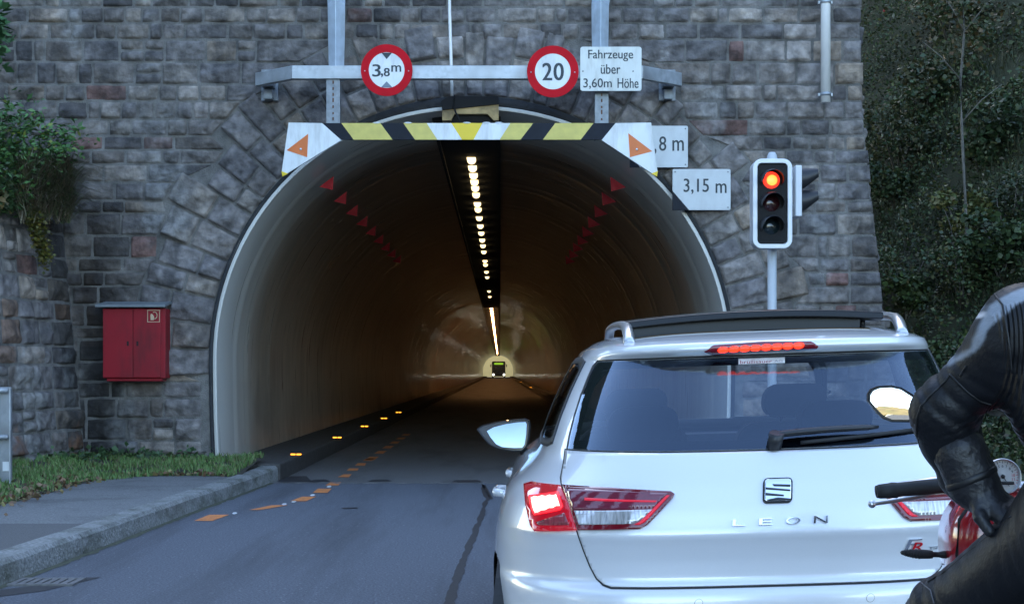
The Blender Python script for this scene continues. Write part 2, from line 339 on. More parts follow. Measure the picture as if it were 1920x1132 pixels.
# verge: soil rising to the walls
def verge_z(x, y):
    d = max(0.0, min(1.0, (-4.2 - x) / 0.8)); e = max(0.0, min(1.0, (y - 15.9) / 1.8))
    return .13 + .16 * max(d, e * .9) + .015 * mnoise.noise((x * 3, y * 3, 0))
V = []; Fs = []
xs = np.arange(-7.2, -2.7, .15); yv = np.arange(6.0, 17.9, .15)
for y in yv:
    for x in xs: V.append((x, y, verge_z(x, y)))
nx = len(xs)
def on_verge(x, y):
    if x > kerb_at(y) - .22: return False
    if y < 15.3: return x < -4.27
    if y < 16.1: return x < -4.2 + (y - 15.3) * .5 or x > -3.05 + (16.1 - y) * .6
    return True
for j2 in range(len(yv) - 1):
    for i in range(nx - 1):
        if on_verge((xs[i] + xs[i + 1]) / 2 - .0, (yv[j2] + yv[j2 + 1]) / 2) or on_verge(xs[i], yv[j2]): Fs.append((j2 * nx + i, j2 * nx + i + 1, (j2 + 1) * nx + i + 1, (j2 + 1) * nx + i))
tag(mesh_obj("verge", V, Fs, M['soil'], smooth=True), kind='structure')
# right-hand kerb and verge
rk = MB(); rk.span((4.2, -30, -.05), (4.4, 16.6, .14)); tag(rk.build("kerb_far", M['kerb'], bevel=.02), kind='structure')

# ---------------------------------------------------------------- leaves and blades
def blades(P, h, w, cols, lean=.35, droop=0.0):           # grass: one narrow bent strip per point
    n = len(P); a = RNG.uniform(0, 2 * np.pi, n); hh = h * RNG.uniform(.5, 1.25, n); ww = w * RNG.uniform(.7, 1.3, n)
    d = np.stack([np.cos(a), np.sin(a), 0 * a], 1); s = np.stack([-np.sin(a), np.cos(a), 0 * a], 1)
    ln = lean * RNG.uniform(.2, 1.6, n)[:, None]; up = np.array([0, 0, 1.0])
    b0 = P - s * ww[:, None]; b1 = P + s * ww[:, None]
    mid = P + up * (hh * .6)[:, None] + d * ln * hh[:, None] * .45
    m0 = mid - s * ww[:, None] * .7; m1 = mid + s * ww[:, None] * .7
    tip = P + up * (hh * (1 - droop))[:, None] + d * ln * hh[:, None] * (1.1 + droop)
    V = np.stack([b0, b1, m1, m0, tip], 1).reshape(-1, 3)
    k = np.arange(n)[:, None] * 5
    F1 = np.concatenate([np.concatenate([k, k + 1, k + 2], 1), np.concatenate([k, k + 2, k + 3], 1), np.concatenate([k + 3, k + 2, k + 4], 1)], 0)
    return V, F1, np.repeat(cols, 5, 0)
def leaves(P, size, cols, nrm=None, flat=.6, aspect=.45):  # one folded leaf per point
    n = len(P); A = RNG.normal(size=(n, 3)); A[:, 2] *= flat; A /= np.linalg.norm(A, axis=1, keepdims=True)
    B = RNG.normal(size=(n, 3)); B[:, 2] += .9 if nrm is None else 0
    if nrm is not None: B += nrm * 1.2
    B -= A * (A * B).sum(1, keepdims=True); B /= np.linalg.norm(B, axis=1, keepdims=True); C = np.cross(A, B)
    s = (size * RNG.uniform(.55, 1.3, n))[:, None]
    V = np.stack([P, P + A * s * .5 + C * s * aspect + B * s * .1, P + A * s, P + A * s * .5 - C * s * aspect + B * s * .1], 1).reshape(-1, 3)
    k = np.arange(n)[:, None] * 4
    return V, np.concatenate([k, k + 1, k + 2, k + 3], 1), np.repeat(cols, 4, 0)
def palette(n, cs, wts=None, jit=.25):
    cs = np.array(cs); i = RNG.choice(len(cs), n, p=None if wts is None else np.array(wts) / sum(wts))
    return cs[i] * RNG.uniform(1 - jit, 1 + jit, (n, 1)) * RNG.uniform(.92, 1.08, (n, 3))
# grass on the verge
P = []
for _ in range(60000):
    x = random.uniform(-6.2, -2.75); y = random.uniform(10.5, 17.75)
    if not on_verge(x, y): continue
    if x < -5.35 + (y - 16.2) * .25: continue
    near = min(1, max(0, (-4.25 - x) / .12)) if y < 15.2 else 1
    if random.random() > .35 + .65 * near: continue
    if mnoise.noise((x * 2.3, y * 2.3, 3)) < -.12 and random.random() < .85: continue
    P.append((x, y, verge_z(x, y) - .01))
P = np.array(P)
V, F3, C = blades(P, .068, .005, palette(len(P), [(.12, .23, .06), (.16, .26, .07), (.2, .22, .09), (.24, .2, .1)], [5, 4, 2, 1]), .6)
o = mesh_obj("grass", V, F3, M['grass'], cols=C); tag(o, "short green grass on the verge between the pavement and the stone walls", kind='stuff')
P2 = []
for _ in range(420):
    y = random.uniform(11.5, 16.2); x = -4.3 + random.gauss(-.05, .12) if y < 15.4 else random.uniform(-4.2, -3.0); y = y if y < 15.4 else 16.12 + random.gauss(0, .06)
    P2.append((x, y, .155 + random.uniform(0, .03) + max(0, -4.3 - x) * .2))
V, F4, C = leaves(np.array(P2), .06, palette(len(P2), [(.16, .09, .04), (.2, .13, .07), (.12, .06, .03), (.25, .2, .08)]), flat=.25)
o = mesh_obj("fallen_leaves", V, F4, M['leaf'], cols=C); tag(o, "brown fallen leaves along the edge of the grass verge", kind='stuff')
# broad-leaved weeds against the wall foot
P3 = []
for _ in range(380):
    c = random.choice([(-5.1, 17.1), (-4.9, 16.9), (-5.2, 16.6), (-4.6, 17.5), (-4.2, 17.5), (-4.75, 17.4), (-3.7, 17.55)])
    P3.append((c[0] + random.gauss(0, .14), c[1] + random.gauss(0, .12), .26 + abs(random.gauss(0, .06))))
V, F4, C = leaves(np.array(P3), .075, palette(len(P3), [(.05, .1, .035), (.07, .13, .05), (.04, .08, .03)]), flat=.5)
o = mesh_obj("weeds", V, F4, M['leaf'], cols=C); tag(o, "low broad leaved weeds at the foot of the stone wall", kind='stuff')

# ================================================================ tunnel
TX = (885 - CX) / (F / 17.7); TZ = 1.44; YW = 17.7         # axis of the tube, plane of the portal wall
def arch(R, th):                                           # th: angle from the left springing over the top; below the springing the wall steepens
    if th < 0: return (TX - R * math.cos(th * .35), TZ + R * math.sin(th))
    if th > math.pi: return (TX + R * math.cos((th - math.pi) * .35), TZ - R * math.sin(th - math.pi))
    return (TX - R * math.cos(th), TZ + R * math.sin(th))
TB = math.asin((TZ - .1) / 3.06)
def crown(th): return max(0, math.sin(th)) ** 8
def tube_R(y):
    if y < 18.5: return 3.05 + .04 * ((18.5 - y) / .8) ** 2
    return 3.05
RIB = []
st = [17.7, 17.74, 17.82]; st += list(np.arange(17.95, 62, .1)) + list(np.arange(62, 301, .5))
n = 72; ths = np.linspace(-TB, math.pi + TB, n)
ribs = [18.75, 19.3, 19.55, 20.8]; y = 21.5
while y < 300: ribs.append(y); y += random.choice([.8, 1.3, 1.9, 2.6, .6])
ribs = np.array(ribs); rh = RNG.uniform(.003, .013, len(ribs)); rh[:3] = .028; rh[3:9] = RNG.uniform(.012, .024, 6)
V = []
for y in st:
    k = np.abs(ribs - y); bumpv = float((rh * np.exp(-(k / (.05 if y < 62 else .2)) ** 2)).sum())
    for th in ths:
        r = tube_R(y) - .07 * crown(th) - bumpv + .003 * mnoise.noise((math.cos(th) * 1.2, math.sin(th) * 1.2, y * 1.3)) * (0 if y < 18 else 1) + (0 if y < 62 else .022 * mnoise.noise((th * 2.2, y * .42, 5)))
        x, z = arch(r, th); V.append((x, y, z)); RIB.append(min(1, bumpv / .03) * (.55 + .6 * mnoise.noise((th * 2.5, y * .3, 8))))
Fs = [(i * n + j, i * n + j + 1, (i + 1) * n + j + 1, (i + 1) * n + j) for i in range(len(st) - 1) for j in range(n - 1)]
b = len(V)                                                 # end face of the lining, and its outside
for R, y in ((3.085, 17.7), (3.125, 17.69), (3.135, 17.74), (3.135, 18.6)):
    for th in ths: x, z = arch(R - (.07 * crown(th) if y < 18 else 0), th); V.append((x, y, z))
Fs += [(b + i * n + j + 1, b + i * n + j, b + (i + 1) * n + j, b + (i + 1) * n + j + 1) for i in range(3) for j in range(n - 1)]
def tunnel_mat():
    m = mat("glossy_tunnel_lining", (0.43, 0.36, 0.275), 0.3, var=0.2, scale=1.6, stretch=(.5, 3.0, .5), dirt=((0.07, 0.05, 0.035), 0.55, .9, (.35, .5, .35)), spec=.55)
    N = m.node_tree.nodes; L = m.node_tree.links; b = N["Principled BSDF"]
    tc = N.new("ShaderNodeTexCoord"); mp = N.new("ShaderNodeMapping"); mp.inputs["Scale"].default_value = (.6, 7, .6); L.new(tc.outputs["Object"], mp.inputs[0])
    nz = N.new("ShaderNodeTexNoise"); nz.inputs["Scale"].default_value = 1.2; nz.inputs["Detail"].default_value = 5; L.new(mp.outputs[0], nz.inputs["Vector"])
    bp = N.new("ShaderNodeBump"); bp.inputs["Strength"].default_value = .16; bp.inputs["Distance"].default_value = .05
    L.new(nz.outputs[0], bp.inputs["Height"]); L.new(bp.outputs[0], b.inputs["Normal"])
    sy = N.new("ShaderNodeSeparateXYZ"); L.new(tc.outputs["Object"], sy.inputs[0]); sm_ = N.new("ShaderNodeMapRange"); sm_.inputs[1].default_value = 35; sm_.inputs[2].default_value = 90; sm_.inputs[3].default_value = .015; sm_.inputs[4].default_value = .3
    L.new(sy.outputs[1], sm_.inputs[0]); L.new(sm_.outputs[0], bp.inputs["Strength"])
    rr = N.new("ShaderNodeMapRange"); rr.inputs[3].default_value = .2; rr.inputs[4].default_value = .42; L.new(nz.outputs[0], rr.inputs[0]); L.new(rr.outputs[0], b.inputs["Roughness"])
    # soot thickens towards the crown, daylight fading inward painted in as a pale mouth
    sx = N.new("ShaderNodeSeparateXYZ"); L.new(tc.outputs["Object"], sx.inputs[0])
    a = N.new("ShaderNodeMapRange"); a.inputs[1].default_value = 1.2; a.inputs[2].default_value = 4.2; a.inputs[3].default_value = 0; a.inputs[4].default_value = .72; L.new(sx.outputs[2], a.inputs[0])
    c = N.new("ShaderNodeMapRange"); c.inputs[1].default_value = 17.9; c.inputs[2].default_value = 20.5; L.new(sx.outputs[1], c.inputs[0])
    mu = N.new("ShaderNodeMath"); mu.operation = 'MULTIPLY'; L.new(a.outputs[0], mu.inputs[0]); L.new(c.outputs[0], mu.inputs[1])
    mx = N.new("ShaderNodeMix"); mx.data_type = 'RGBA'; old = b.inputs["Base Color"].links[0].from_socket
    L.new(mu.outputs[0], mx.inputs[0]); L.new(old, mx.inputs[6]); mx.inputs[7].default_value = (.045, .033, .025, 1)
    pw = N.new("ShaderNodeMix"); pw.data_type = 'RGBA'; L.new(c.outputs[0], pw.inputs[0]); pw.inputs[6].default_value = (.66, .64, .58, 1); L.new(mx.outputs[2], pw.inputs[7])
    at = N.new("ShaderNodeAttribute"); at.attribute_name = "rib"; rb = N.new("ShaderNodeMix"); rb.data_type = 'RGBA'; rm = N.new("ShaderNodeMath"); rm.operation = 'MULTIPLY'; rm.inputs[1].default_value = .6
    L.new(at.outputs["Fac"], rm.inputs[0]); L.new(rm.outputs[0], rb.inputs[0]); L.new(pw.outputs[2], rb.inputs[6]); rb.inputs[7].default_value = (.62, .55, .45, 1)
    fd = N.new("ShaderNodeMapRange"); fd.inputs[1].default_value = 50; fd.inputs[2].default_value = 80; L.new(sy.outputs[1], fd.inputs[0])   # inner stretch: warm lamplit brown painted in, darker under a glossier coat
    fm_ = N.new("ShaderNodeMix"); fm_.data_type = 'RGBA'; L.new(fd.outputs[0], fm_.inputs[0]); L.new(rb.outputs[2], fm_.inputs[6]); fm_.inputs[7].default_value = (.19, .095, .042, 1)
    cw = N.new("ShaderNodeMath"); cw.operation = 'MULTIPLY'; cw.inputs[1].default_value = .4; L.new(fd.outputs[0], cw.inputs[0]); L.new(cw.outputs[0], b.inputs["Coat Weight"]); b.inputs["Coat Roughness"].default_value = .05; L.new(bp.outputs[0], b.inputs["Coat Normal"])
    L.new(fm_.outputs[2], b.inputs["Base Color"]); return m
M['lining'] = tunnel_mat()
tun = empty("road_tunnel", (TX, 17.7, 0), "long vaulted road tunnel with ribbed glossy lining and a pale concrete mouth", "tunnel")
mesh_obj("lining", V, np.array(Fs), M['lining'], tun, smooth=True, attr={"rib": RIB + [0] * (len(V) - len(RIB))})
q = MB()                                                    # raised walkways with their kerb edge, either side
for (xa, xb) in ((-3.6, -2.61), (2.06, 2.95)):
    q.span((xa, 17.45, -.05), (xb, 300, .2))
q.build("walkway", mat("dark_walkway", (.06, .055, .05), .8, var=.35, scale=14, bump=.3), tun, bevel=.02)
q = MB(); q.span((-.79, 18.0, 4.36), (-.03, 300, 4.55)); q.span((-.83, 18.0, 4.31), (-.79, 300, 4.5)); q.span((-.03, 18.0, 4.31), (.01, 300, 4.5))
q.build("ceiling_channel", M['soot'], tun)
# stained crown box of the mouth with the dark channel end under it
q = MB(); k = F / 17.6
def pz(x, y, Y): p = px(x, y, Y); return (p[0], p[2])
q.prism([pz(x, y, 17.55) for x, y in ((829, 205), (829, 226), (846, 226), (852, 214), (914, 214), (926, 226), (935, 226), (935, 194), (852, 194))], 17.55, 18.2, 0)
q.prism([pz(x, y, 17.55) for x, y in ((827, 190), (840, 181), (935, 181), (935, 196), (829, 207))], 17.53, 18.2, 1)
q.prism([pz(x, y, 17.6) for x, y in ((840, 240), (852, 213.5), (914, 213.5), (932, 240))], 17.62, 18.3, 1)
q.tube([px(852, 178, 17.5), px(850, 200, 17.5), px(857, 216, 17.5), px(864, 232, 17.5)], .012, 8, 1)
q.build("crown_box", [M['ochre'], M['soot']], tun, bevel=.008)
# black membrane in the gap between lining and masonry
V = []; 
for th in ths:
    g = .045 + .0 * th
    for R, y in ((3.12 - .075 * crown(th), 17.73), (3.165, 17.67), (3.21, 17.8)): x, z = arch(R, th); V.append((x, y + .012 * mnoise.noise((th * 12, R, 1)), z))
Fs = [(j * 3 + k, j * 3 + k + 1, j * 3 + k + 4, j * 3 + k + 3) for j in range(n - 1) for k in range(2)]
mesh_obj("joint_seal", V, Fs, M['seal'], tun, smooth=True)
# tunnel exit wall so the hillside does not show round the tube
# ---- lamps under the ceiling channel
hs = [.1424, .1369, .1318, .1273, .1231, .1187, .1124, .1087, .1029, .0975, .0927, .088, .0842, .08, .0738, .0713, .0665, .0629, .0535, .0498]
Yl = [3.0 / h for h in hs]; y = 71.8
while y < 270: Yl.append(y); y += 3.1
pr = None
for i, y in enumerate(Yl):
    if pr is None:
        g = MB(); N_ = 9; w = .066
        U = [(-w, .0)] + [(-w * math.cos(math.pi * a / N_), -.05 - .06 * math.sin(math.pi * a / N_)) for a in range(N_ + 1)] + [(w, .0)]
        g.prism(U, -.02, .02); g2 = MB()
        U2 = [(a * .97, b2 * .97) for a, b2 in U]
        g2.prism(U2, -.024, -.021)
        r = empty("tunnel_lamp", (-.41, y, 4.41), "small bright lamp in the row along the tunnel ceiling channel", "lamp", "lamps along the tunnel ceiling")
        g = MB(); g.prism(U2, -.02, .30); c1 = g.build("lamp_lens", M['lamp'], r, world=False)
        g = MB(); g.box((0, .14, .02), (.16, .36, .05)); c2 = g.build("lamp_housing", M['black'], r, world=False)
        pr = (r, c1, c2); far_lens = c1.data.copy(); far_lens.materials[0] = lamp_mat("warm_far_lamp_glow", (1, .5, .19), 7.0)
    else:
        r = pr[0].copy(); COL.objects.link(r); r.location = (-.41, y, 4.41)
        far = i >= 20
        r.scale = (1, 3.4 if i >= 20 else 1, 1)
        for c in pr[1:]:
            d = c.copy(); COL.objects.link(d); d.parent = r
            if far and c is pr[1]: d.data = far_lens
# ---- amber markers on the walkway kerb
pr = None
for i, (x, y) in enumerate([(-2.62, 19.15 + 4.85 * k2) for k2 in range(5)] + [(2.09, 97.0), (2.09, 143.0)]):
    lab = "small amber marker light on the left tunnel kerb" if i < 5 else "small amber marker light on the right tunnel kerb far inside"
    gr = "amber lights along the left kerb" if i < 5 else "amber lights along the right kerb"
    if pr is None:
        r = empty("marker_light", (x, y, .2), lab, "marker light", gr)
        g = MB(); g.box((-.04, .05, .0125), (.16, .1, .025)); c1 = g.build("marker_base", M['rubber'], r, world=False, bevel=.004)
        g = MB()
        for dx in (-.078, -.002): g.box((dx, -.003, .012), (.06, .012, .017))
        c2 = g.build("reflector", M['amber'], r, world=False); pr = (r, c1, c2)
    else:
        r = pr[0].copy(); COL.objects.link(r); r.location = (x, y, .2); tag(r, lab, None, gr)
        for c in pr[1:]:
            d = c.copy(); COL.objects.link(d); d.parent = r
# ---- red triangular flags on the lining
for side in (-1, 1):
    pr = None
    for i in range(9):
        y = 18.75 + 1.6 * i
        s0 = [(615, 316), (613, 343), (587, 337)] if side < 0 else [(1155, 317), (1157, 346), (1186, 338)]
        pts = [px(885 + (a - 885) * .96, 673 + (b2 - 673) * .96, 18.75) for a, b2 in s0]
        lab = ("red triangular reflector flag on the left side of the tunnel vault" if side < 0 else "red triangular reflector flag on the right side of the tunnel vault")
        if pr is None:
            g = MB(); g.prism([(p[0], p[2]) for p in pts], -.006, .006)
            pr = g.build("reflector_flag", M['flag_red']); pr.location = (0, y, 0); r = pr
            tag(pr, lab, "reflector flag", "red flags on the left of the vault" if side < 0 else "red flags on the right of the vault")
        else: r = pr.copy(); COL.objects.link(r); r.location = (0, y, 0)

# ================================================================ masonry
def stone_geo(quad, H, gap=.004, step=.024, out=None, seed=0, rough=1.0, proud=0.0):
    """quad: four (s,t) corners, counter-clockwise from lower left; gives grid of (s,t,h)."""
    a, b, c, d = [np.array(p, float) for p in quad]
    w = max(np.linalg.norm(b - a), np.linalg.norm(c - d)); h = max(np.linalg.norm(d - a), np.linalg.norm(c - b))
    nu = max(4, int(w / step) + 1); nv = max(4, int(h / step) + 1)
    u = np.linspace(0, 1, nu); v = np.linspace(0, 1, nv)
    gu = min(.2, gap / w); gv = min(.2, gap / h)
    U, Vv = np.meshgrid(gu + u * (1 - 2 * gu), gv + v * (1 - 2 * gv))
    # ragged corners
    P = (a[None, None] * ((1 - U) * (1 - Vv))[..., None] + b * (U * (1 - Vv))[..., None] + c * (U * Vv)[..., None] + d * ((1 - U) * Vv)[..., None])
    uu, vv = np.meshgrid(u, v)
    e = np.minimum(np.minimum(uu, 1 - uu) * w, np.minimum(vv, 1 - vv) * h)
    pro = np.clip(e / .018, 0, 1) ** .6
    # pitched face: the lowest of a few tilted chisel planes, with a rough grain
    S_, T_ = P[..., 0], P[..., 1]; cs, ct = S_.mean(), T_.mean(); face = np.full_like(S_, 1e9)
    for k in range(random.randint(4, 7)):
        an = random.uniform(0, 6.283); sl = random.uniform(.08, .5) * rough; off = random.uniform(.25, 1.0)
        face = np.minimum(face, H * (.75 + .6 * off) - sl * (math.cos(an) * (S_ - cs) * .8 + math.sin(an) * (T_ - ct) * 1.2) )
    Q3 = np.stack([S_, T_, np.full_like(S_, seed * .713)], -1)
    grain = .011 * vnoise(Q3 * (9, 12, 1)) + .007 * vnoise(Q3 * (24, 28, 1), 3)
    hh = np.where(e > 1e-6, np.maximum(.006, np.clip(face, .012, H * 1.7) + grain) * pro + proud, -.012)
    return P, hh, nu, nv
class Masonry:
    def __init__(s): s.V = []; s.F = []; s.C = []; s.n = 0; s.k = 0
    def stone(s, quad, fn, col, H=None, **kw):
        s.k += 1
        P, hh, nu, nv = stone_geo(quad, H if H else random.uniform(.028, .062), seed=s.k, **kw)
        pts = fn(P[..., 0].ravel(), P[..., 1].ravel(), hh.ravel())
        idx = s.n + np.arange(nu * nv).reshape(nv, nu)
        s.F.append(np.stack([idx[:-1, :-1], idx[:-1, 1:], idx[1:, 1:], idx[1:, :-1]], -1).reshape(-1, 4))
        s.V.append(pts); cc = np.array(col) if np.ndim(col) == 1 else col
        s.C.append(np.broadcast_to(cc, (nu * nv, 3)) if cc.ndim == 1 else cc); s.n += nu * nv
    def build(s, name, m, parent=None):
        V = np.concatenate(s.V); C = np.concatenate(s.C)
        return V, np.concatenate(s.F), C
SCOL = [(.135, .14, .148), (.17, .172, .174), (.105, .11, .12), (.205, .203, .195), (.155, .158, .158), (.08, .083, .09), (.125, .122, .118), (.135, .09, .085), (.185, .172, .152)]
SWT = [6, 5, 4.5, 3.2, 5, 3, 3, .8, 1.7]
def scol(lift=1.0):
    c = np.array(SCOL[RNG.choice(len(SCOL), p=np.array(SWT) / sum(SWT))]) * random.uniform(.82, 1.2) * lift
    return c
def front(s_, t_, h_): return np.stack([s_, YW - h_, t_], -1)
XL = -7.2
def xr_edge(z):                                            # right-hand end of the wall: upright above, battered below
    return float(np.interp(z, [-.2, 1.0, 2.1, 3.0, 3.8, 4.4, 4.7, 7.6], [5.05, 4.78, 4.63, 4.52, 4.45, 4.40, 4.365, 4.36]))
# voussoirs
nvs = 34; vb = []                                          # angular boundaries
th = -.06; 
while th < math.pi + .06: vb.append(th); th += random.uniform(.06, .1)
vb[-1] = math.pi + .06
Ro = [3.92 + random.uniform(-.1, .26) for _ in vb]
def router(th): 
    i = int(np.searchsorted(vb, th)) - 1; i = max(0, min(len(Ro) - 1, i)); return Ro[i]
def rin(th): return 3.165 + .02 * mnoise.noise((th * 6, 2, 0))
AZ = TZ
ms = Masonry()
def pol(R, th): return (TX - R * math.cos(th), AZ + R * math.sin(th))
for i in range(len(vb) - 1):
    a, b_ = vb[i], vb[i + 1]; ro = Ro[i]; ri = rin((a + b_) / 2)
    cut = [ri, ro]; 
    if random.random() < .9: cut = [ri, ri + (ro - ri) * random.uniform(.35, .65), ro]
    for r0, r1 in zip(cut, cut[1:]):
        c = scol(1.12); 
        if c[0] < .11: c = c * 1.5
        # counter-clockwise from the front: inner-left .. depends on side; use (angle, radius) order
        ms.stone([pol(r0, b_), pol(r0, a), pol(r1, a), pol(r1, b_)], front, c, H=random.uniform(.03, .065), gap=.008, proud=.022)
def xb_left(z):                                            # where the courses meet the arch stones
    if z < TZ - .25: return TX - 3.24
    best = None
    for th in np.linspace(0, math.pi / 2, 160):
        R = router(th); x = TX - R * math.cos(th); zz = AZ + R * math.sin(th)
        if zz <= z: best = x
    return best if best is not None and z < AZ + 4.3 else (TX - 3.24 if best is None else best)
def arch_x(z, side):
    """x of the outer edge of the arch stones at height z (None above the crown)."""
    ths_ = np.linspace(0.0, math.pi / 2, 400); 
    if side > 0: ths_ = math.pi - ths_
    if z <= AZ - .22: return TX + side * 3.25
    if z <= AZ: z = AZ + .02
    hit = [t for t in ths_ if AZ + router(t) * abs(math.sin(t)) >= z]
    if not hit: return None
    t = hit[0]; R = router(t); s_ = (z - AZ) / R
    return TX + side * R * math.sqrt(max(0, 1 - s_ * s_))
def fill(x0a, x0b, x1a, x1b, z0, z1, lift=1.0, big=1.0, m=ms, fn=front, wmin=.18, wmax=.54, cmod=None):
    """one course between slanted ends (bottom, top)."""
    L_ = (x1a + x1b - x0a - x0b) / 2
    if L_ < .06: return
    lo, hi = max(x0a, x0b), min(x1a, x1b); L2 = hi - lo
    ws = []; t = 0
    if L2 < .12: ws = [1.0]
    else:
        while t < L2:
            w = random.uniform(wmin, wmax) * big * (1.0 if random.random() > .18 else .6); ws.append(w); t += w
        if len(ws) > 1 and ws[-1] - (t - L2) < .14: t -= ws.pop()
    sc_ = 1 / sum(ws); u = 0; nw = len(ws)
    for i_, w in enumerate(ws):
        u2 = u + w * sc_; j0, j1 = lo + L2 * u + random.uniform(-.012, .012), lo + L2 * u2
        a = (x0a if i_ == 0 else lo + L2 * u, z0); d = (x0b if i_ == 0 else lo + L2 * u, z1); b_ = (x1a if i_ == nw - 1 else lo + L2 * u2, z0); c = (x1b if i_ == nw - 1 else lo + L2 * u2, z1)
        col = scol(lift)
        if cmod is not None: col = cmod((a[0] + b_[0]) / 2, (z0 + z1) / 2, col)
        hh = z1 - z0
        if hh > .24 and 0 < i_ < nw - 1 and w * sc_ * L2 < .36 and random.random() < .25:      # two flat stones in one course height
            zm = z0 + hh * random.uniform(.4, .6)
            am = tuple(np.array(a) + (np.array(d) - np.array(a)) * ((zm - z0) / hh)); bm_ = tuple(np.array(b_) + (np.array(c) - np.array(b_)) * ((zm - z0) / hh))
            m.stone([a, b_, bm_, am], fn, col); m.stone([am, bm_, c, d], fn, scol(lift))
        else: m.stone([a, b_, c, d], fn, col)
        u = u2
def wall_col(x, z, c):
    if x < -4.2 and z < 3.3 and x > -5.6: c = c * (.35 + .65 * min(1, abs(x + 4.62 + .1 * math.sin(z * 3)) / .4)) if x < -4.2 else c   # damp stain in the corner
    if x > 3: c = c * 1.12  # right end lightened: its brighter skylight painted into the stone colour
    return c
z = -.15
while z < 7.4:
    h = random.choice([.15, .17, .19, .2, .22, .24, .27]) ; z1 = min(7.5, z + h)
    if z1 > 7.3: z1 = 7.5
    for side in (-1, 1):
        pass
    la, lb = arch_x(z, -1), arch_x(z1, -1); ra, rb = arch_x(z, 1), arch_x(z1, 1)
    e0, e1 = xr_edge(z) + random.uniform(-.02, .03), 0; e1 = e0 + xr_edge(z1) - xr_edge(z)
    if la is None or ra is None or z > AZ + 3.72: fill(XL, XL, e0, e1, z, z1, cmod=wall_col)
    else:
        if lb is None: lb = TX - .05
        if rb is None: rb = TX + .05
        fill(XL, XL, la - .006, lb - .006, z, z1, cmod=wall_col); fill(ra + .006, rb + .006, e0, e1, z, z1, cmod=wall_col)
    z = z1
V, Fq, C = ms.build("x", None)
def weather_and_shade(V, C, left_wall=False):
    out = np.array(C, dtype=float) * (1.29, 1.12, 1.0); V = np.asarray(V, dtype=float); x, y, z = V.T; sx = y if left_wall else x; o_ = np.zeros_like(x)
    st3 = lambda a, b_, c, s_=0: vnoise(np.stack([a, b_, c], -1), s_)
    gr = st3(x * 9 + y * 9, z * 9, o_ + 1.1) * .6 + st3(x * 23 + y * 23, z * 23, o_, 4) * .4
    lime = np.clip(st3(sx * 3.1, z * .9, o_ + 9.4) + .35 * gr - .3, 0, 1) * np.where(z < 3.2, 1.4, .8); lime = np.minimum(.6, lime * 1.6)[:, None]
    c = out * (1 + .38 * gr)[:, None]; c = c * (1 - lime) + np.array((.25, .245, .235)) * lime
    if not left_wall:
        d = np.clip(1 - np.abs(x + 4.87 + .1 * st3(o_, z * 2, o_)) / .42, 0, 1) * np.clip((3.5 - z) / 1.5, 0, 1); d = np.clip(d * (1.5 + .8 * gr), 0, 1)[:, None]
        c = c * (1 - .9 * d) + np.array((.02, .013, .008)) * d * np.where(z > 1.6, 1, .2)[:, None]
        c = c * np.where((x < -2) & (z > 3), .86, 1)[:, None]  # upper left darkened: its dimmer light painted into the stone colour
    else:
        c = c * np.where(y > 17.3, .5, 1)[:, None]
        r_ = np.clip((st3(y * 2.4, z * .9, o_ + 5.5) + .4 * gr + np.clip(1.5 - z, 0, 1) * .3 - .3) * 2.4, 0, 1)[:, None]
        c = c * (1 - r_ * .75) + np.array((.17, .066, .022)) * r_ * .75
    return np.clip(c, .006, .6)
C = weather_and_shade(V, C)
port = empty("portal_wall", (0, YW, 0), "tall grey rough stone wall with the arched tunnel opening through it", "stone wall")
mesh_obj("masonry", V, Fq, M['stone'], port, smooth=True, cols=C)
# mortar bed with the opening, and the end return
outer = [(XL, -.2), (xr_edge(-.2) - .02, -.2)] + [(xr_edge(z) - .02, z) for z in np.arange(.2, 7.5, .4)] + [(4.34, 7.5), (XL, 7.5)]
hole = [pol(rin(t) - .02, t) if 0 <= t <= math.pi else arch(rin(0) - .02, t) for t in np.linspace(-.5, math.pi + .5, 60)]
tri = tessellate_polygon([[Vector((x, 0, z)) for x, z in outer], [Vector((x, 0, z)) for x, z in hole]])
pts = outer + hole; V = [(x, YW - .001, z) for x, z in pts]; Fs = []
for t in tri:
    a, b_, c = [Vector((pts[i][0], pts[i][1], 0)) for i in t]
    Fs.append(tuple(t) if (b_ - a).cross(c - a).z > 0 else tuple(t)[::-1])
no = len(outer); nb = len(V)
V += [(x, YW + 1.3, z) for x, z in outer]; Fs += [(i, (i + 1) % no, nb + (i + 1) % no, nb + i) for i in range(no)][::-1]
nh = len(hole); hb = len(V); V += [(x, YW + .75, z) for x, z in hole]; Fs += [(no + i, no + i + 1, hb + i + 1, hb + i) for i in range(nh - 1)]
mesh_obj("mortar_bed", V, Fs, M['mortar'], port)
ms2 = Masonry()                                            # dressed end of the wall facing the slope
def endf(s_, t_, h_): return np.stack([np.array([xr_edge(zz) for zz in t_]) - .02 + h_, s_, t_], -1)
z = -.15
while z < 7.4:
    z1 = min(7.5, z + random.uniform(.2, .3)); fill(YW + .02, YW + .02, YW + 1.3, YW + 1.3, z, z1, m=ms2, fn=endf); z = z1
V, Fq, C = ms2.build("x", None); C = weather_and_shade(V, C); mesh_obj("end_masonry", V, Fq, M['stone'], port, smooth=True, cols=C)

